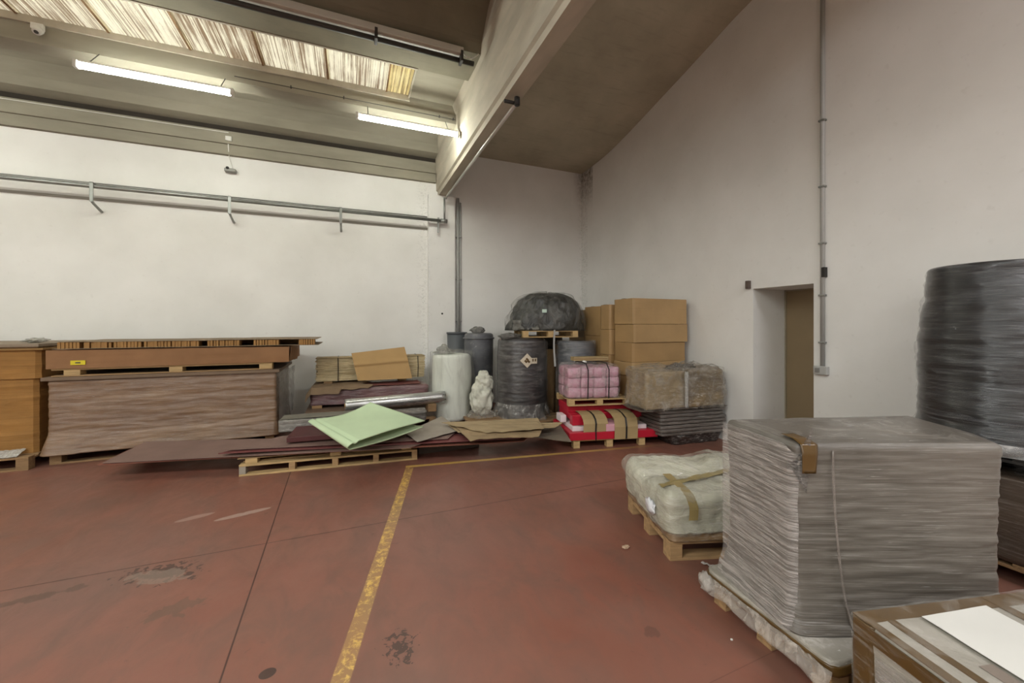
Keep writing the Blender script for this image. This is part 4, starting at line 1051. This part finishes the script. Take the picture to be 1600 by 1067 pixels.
def bandf(x, n=26):
    pts = [(-.052, 0.10), (-.045, .17), (.0, .235), (.05, .262), (.3, .27)]
    def fn(u, v):
        s = v * (len(pts) - 1); i = min(int(s), len(pts) - 2); f = s - i
        return Vector((x + (u - .5) * .06 + .01 * math.sin(v * 5), pts[i][0] + (pts[i + 1][0] - pts[i][0]) * f, pts[i][1] + (pts[i + 1][1] - pts[i][1]) * f + .004))
    return sheet(fn, 4, n, .002)
obj('tape_strip', bandf(.13), plain('dull_brown_tape', '8c7a50', .3, .15, 8, .1), t)
obj('tape_strip', sheet(lambda u, v: Vector((-.02 + .7 * v, .10 + .30 * v + (u - .5) * .06, .272 - .02 * v + .012 * nz((v * 7, 1, u)))), 3, 30, .002), plain('dull_olive_tape', '86774c', .3, .15, 8, .1), t)
obj('white_tag', blob(.016, .07, .05, 3, .5, 2.5, 3), plain('white_film_knot', 'dcdce0', .3, .05, 5, 0), t, True, (-.045, .20, .09))

# ------------------------------------------------------------------ big grey wrapped block
NL, NR, N2, BR, BL = (1.823, 1.150), (2.66, .80), (2.80, .93), (3.0, 1.27), (1.93, 1.60)
pa = math.atan2(-.24, 1.0)
tl = U(1300, 1042, Z=.165); tb = U(1108, 886, Z=.19)
pdir = (tb - tl); pdir.z = 0; pang = math.atan2(pdir.y, pdir.x) - PI / 2
PO = Vector((tl.x - .0, tl.y, 0))
R3 = Matrix.Translation(PO) @ Matrix.Rotation(pang, 4, 'Z')
pw = pdir.length
pallet('wooden pallet under the big grey wrapped block', R3 @ Vector((.02, .015, 0)), pang, 1.18, pw - .03, .13, M_wood, 6)
t = thing('board_tray', 'flat tape-edged board on the pallet under the big grey block', 'tray', R3 @ Vector((0, 0, .132)), pang)
mtr = wrapped('pale_board_in_film', '8d877c', (3, 3, 8), milky=.5, coat=1, strength=.6, base2='a09a8e', fold=.8)
obj('board', load(rect(-.02, 1.22, -.02, pw + .01), 0, .062, n=120, nz_=4, r=.05, amp=.004, topr=.012), mtr, t, True)
obj('edge_tape', load(rect(-.025, 1.225, -.025, pw + .015), .004, .044, n=120, nz_=3, r=.05, amp=.004, topr=.006), M_tape, t, True)
obj('film_skirt', sheet(lambda u, v: Vector((-.028 - .02 * v - .012 * nz((u * 9, v * 3, 0)), -.02 + u * (pw + .03), .035 - v * .075 * (1 + .35 * nz((u * 6, 0, 3))))), 50, 6, .0015), film('skirt_film', .3, 'c9bfb4', (8, 8, 5)), t, True)
obj('film_knot', blob(.035, .05, .05, 3, .5, 2.5, 3), film('knot_film', .5, 'c9c2ba', rough=.1), t, True, (-.03, pw - .02, -.01))
t = thing('wrapped_block', 'big grey block of boards wrapped in stretch film, right foreground', 'wrapped block', (0, 0, .196))
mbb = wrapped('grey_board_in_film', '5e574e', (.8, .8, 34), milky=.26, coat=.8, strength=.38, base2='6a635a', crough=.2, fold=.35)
def wst(z, p):
    k = max(0, (.16 - z) / .16)
    return .03 * k - .012 * math.sin(z * 4)
obj('wrapped_board', load([NL + (.03,), NR + (.03,), N2 + (.03,), BR + (.04,), BL + (.03,)], 0, .83, n=280, nz_=110, r=.03, amp=.0055, fz=26, fxy=2.5, topr=.028, topamp=.012, waist=wst), mbb, t, True)
fbb = film('diagonal_film', .03, 'e2ddd6', (1, 1, 1), rough=.14, strength=.9, streak=.5)
# the left side carries a second film layer with slanted pleats
m = NT('slanted_film'); v = m.noise(m.mapping((3, 2.2, 46), rot=(math.radians(30), 0, 0)), 2.2, 7, .66, .5)
m.col(lin('d8cfc8')); m.rough(.16); m.nrm(m.bump(v, .8, .025)); tr = m.n.new('ShaderNodeBsdfTransparent'); mx = m.n.new('ShaderNodeMixShader')
m.L(m.ramp(v, [(.44, .12), (.68, .75)]), mx.inputs[0]); m.L(tr.outputs[0], mx.inputs[1]); m.L(m.b.outputs[0], mx.inputs[2]); m.L(mx.outputs[0], m.out.inputs[0])
nl, bl = Vector(NL), Vector(BL); dv = (bl - nl); nrm2 = Vector((-dv.y, dv.x)).normalized()
def leftfilm(u, v_):
    p = nl.lerp(bl, .01 + u * .98) ; z = .815 - v_ * .815
    o_ = .018 + .006 * nz((u * 6, z * 10, 0)) + .035 * max(0, (v_ - .86) / .14) + (-.03 * max(0, (.04 - u) / .04))
    zz = z - (.045 * max(0, (.12 - u) / .12) ** 2 if v_ < .1 else 0)
    return Vector((p.x + nrm2.x * o_, p.y + nrm2.y * o_, zz + .004 * nz((u * 40, v_, 5))))
obj('side_film', sheet(leftfilm, 40, 60, .0012), m.m, t, True)
# tape over the near top corner
nr_ = Vector(NR); d2 = (nr_ - nl).normalized(); n3 = Vector((d2.y, -d2.x))
def ctape(u, v):
    path = [(-.12, .838), (-.04, .838), (.006, .824), (.018, .79), (.018, .70)]
    s = v * 4; i = min(int(s), 3); f = s - i; off = path[i][0] + (path[i + 1][0] - path[i][0]) * f; z = path[i][1] + (path[i + 1][1] - path[i][1]) * f
    p = nl + d2 * (.012 + (.075 - .03 * abs(v - .5)) * u) + n3 * off; return Vector((p.x, p.y, z + .003))
obj('corner_tape', sheet(ctape, 6, 24, .0015), M_tape, t, True)
def ridge(frac, seed, amp=.012):
    pts = []
    for k in range(24):
        z = .80 - k * .034; p = nl + (nr_ - nl) * (frac + .03 * (k / 24) ** 2 * 3) + n3 * (.006 + .003 * nz((k, seed, 0)) + (.02 * max(0, (.16 - z) / .16)))
        pts.append((p.x, p.y, z))
    return tube(BM(), pts, [.004 + .003 * abs(nz((k * .9, seed, 2))) for k in range(24)], 6)
obj('film_ridge', ridge(.17, 1), film('ridge_film', .35, '9a9088', rough=.2), t, True)

# ------------------------------------------------------------------ foreground taped carton
tz = .50
A = U(1336, 958, Z=tz); Bq = U(1600, 926, Z=tz); Cq = U(1500, 1067, Z=tz)
ca = math.atan2(Bq.y - A.y, Bq.x - A.x)
t = thing('taped_carton', 'pale taped carton with a white sheet on top, lower right corner', 'carton', (A.x, A.y, 0), ca)
mtc = wrapped('pale_carton_in_film', '9c968a', (2, 2, 9), milky=.45, coat=.9, strength=.5, base2='aaa498', crough=.14, fold=.6)
obj('box', load(rect(0, 1.15, -.78, 0), .13, tz, n=160, nz_=26, r=.02, amp=.006, fz=10, topr=.012), mtc, t, True)
for nm, bm_ in (('edge_tape', B(-.006, 1.15, -.05, .004, tz - .0015, tz + .0015, 0)), ('top_tape', B(.075, .105, -.78, -.03, tz - .001, tz + .0025, 0)), ('cross_tape', B(.56, .60, -.78, 0, tz - .001, tz + .0025, 0))):
    obj(nm, bm_, M_tape, t)
obj('side_tape', B(-.008, -.003, -.78, .0, tz - .060, tz - .012, 0), M_tape, t)
obj('rim_tape', B(-.004, .028, -.78, -.02, tz - .001, tz + .0018, 0), M_tape, t)
obj('corner_tape', load(rect(-.009, .05, -.07, .009), tz - .30, tz - .004, n=40, nz_=14, r=.02, amp=.008, fz=12, topr=.006), M_tape, t, True)
obj('side_film', sheet(lambda u, v: Vector((-.012 - .006 * nz((u * 5, v * 9, 0)), -.78 + u * .70, tz - .09 - v * .28)), 40, 24, .0012), m.m, t, True)
obj('stretch_film', load(rect(-.012, 1.16, -.79, .012), .132, tz + .006, n=200, nz_=40, r=.02, amp=.009, fz=10, fxy=6, topr=.010, topamp=.002), film('carton_film', .0, 'e6e0d6', (3, 2, 12), rough=.1, strength=1, streak=.28), t, True)
lw_ = obj('delivery_note', sheet(lambda u, v: Vector((.205 + u * .30, -.40 + v * .34 + .012 * u, tz + .011 + .002 * nz((u * 3, v * 3, 1)))), 12, 12, .0015), M_paper, t)
lw_['label'] = 'white paper sheet in a clear pocket'
obj('pocket_fold', tube(BM(), [(.235, -.335, tz + .016), (.255, -.37, tz + .016), (.285, -.385, tz + .015)], .003, 6), plain('grey_print', '4c4a46', .6, .1, 5, 0), lw_)
obj('dirt_patch', sheet(lambda u, v: Vector((.15 + u * .05, -.32 + v * .07, tz + .0022)), 3, 3, .0008), plain('grey_brown_patch', '7a6d62', .7, .1, 5, 0), t)
pallet('wooden pallet under the taped foreground carton', (A + Vector((.78 * math.sin(ca), -.78 * math.cos(ca), -tz))) + Vector((0, 0, 0)), ca, 1.15, .77, .128, M_wood_dark, 6)

# ------------------------------------------------------------------ black wrapped roll at the right edge
t = thing('black_wrapped_roll', 'tall black stretch-wrapped roll at the right picture edge', 'roll', (4.07, 1.26, .745))
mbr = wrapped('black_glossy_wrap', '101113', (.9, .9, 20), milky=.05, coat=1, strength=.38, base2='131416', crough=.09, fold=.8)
def br(z, p): return .065 * (1 - z / 1.2) - .01 * math.sin(z * 7)
obj('roll', load(circ(0, 0, .345, 18), .0, 1.21, n=160, nz_=80, r=.1, amp=.012, fz=10, topr=.03, topamp=.01, waist=br), mbr, t, True)
obj('film_shell', load(circ(0, 0, .352, 18), -.01, 1.205, n=150, nz_=80, r=.1, amp=.016, fz=14, fxy=3, topr=.03, seed=4, waist=br), film('clear_tight_wrap', .0, 'd5d6dc', (1.5, 1.5, 24), rough=.12, strength=.8, streak=.14), t, True)
obj('hem', drape(.41, .455, .0, .07, 6, .03, 1.3, top=False, n=100, m_=6), film('hem_film', .3, 'bdbab6'), t, True)
pallet('dark wooden pallet on the brown carton under the black wrapped roll', (3.72, .85, .63), .0, .86, .84, .11, M_dark, 6)
tag(obj('dark_carton', load(rect(3.66, 4.6, .80, 1.72), .125, .626, n=80, nz_=14, r=.03, amp=.006, topr=.01), wrapped('dark_brown_carton', '3e3228', (1, 1, 10), milky=.15, base2='4a3c30'), smooth=True), 'dark brown wrapped carton under the black roll at the right edge', 'carton')
pallet('wooden pallet on the floor under the dark brown carton', (3.66, .82, 0), 0, .95, .9, .122, M_wood_dark, 6)

# ------------------------------------------------------------------ scraps on the floor
q = U(978, 856, Z=0)
t = obj('paper_scrap', blob(.028, .02, .010, 3, .5, 2.2, 2, rid=.3), plain('beige_scrap', 'b79b83', .8, .1, 8, .1)); t.location = q + Vector((0, 0, .008)); tag(t, 'small crumpled beige scrap on the red floor', 'scrap')
q = U(1143, 1000, Z=0)
t = obj('white_chip', blob(.006, .005, .004, 2, .4, 2, 2), M_white_plastic); t.location = q + Vector((0, 0, .003)); tag(t, 'tiny white chip on the floor beside the big pallet', 'scrap')
t = obj('film_strip', sheet(lambda u, v: Vector((u * .03 + .02 * v * v, -v * .14, .012 + .012 * nz((u, v * 5, 0)) + .02 * v)), 3, 14, .001), film('white_strip_film', .5, 'd5cfc9')); t.location = U(1095, 882, Z=0); t.rotation_euler = (0, 0, .1); tag(t, 'twisted clear film strip on the floor by the big pallet', 'plastic film')
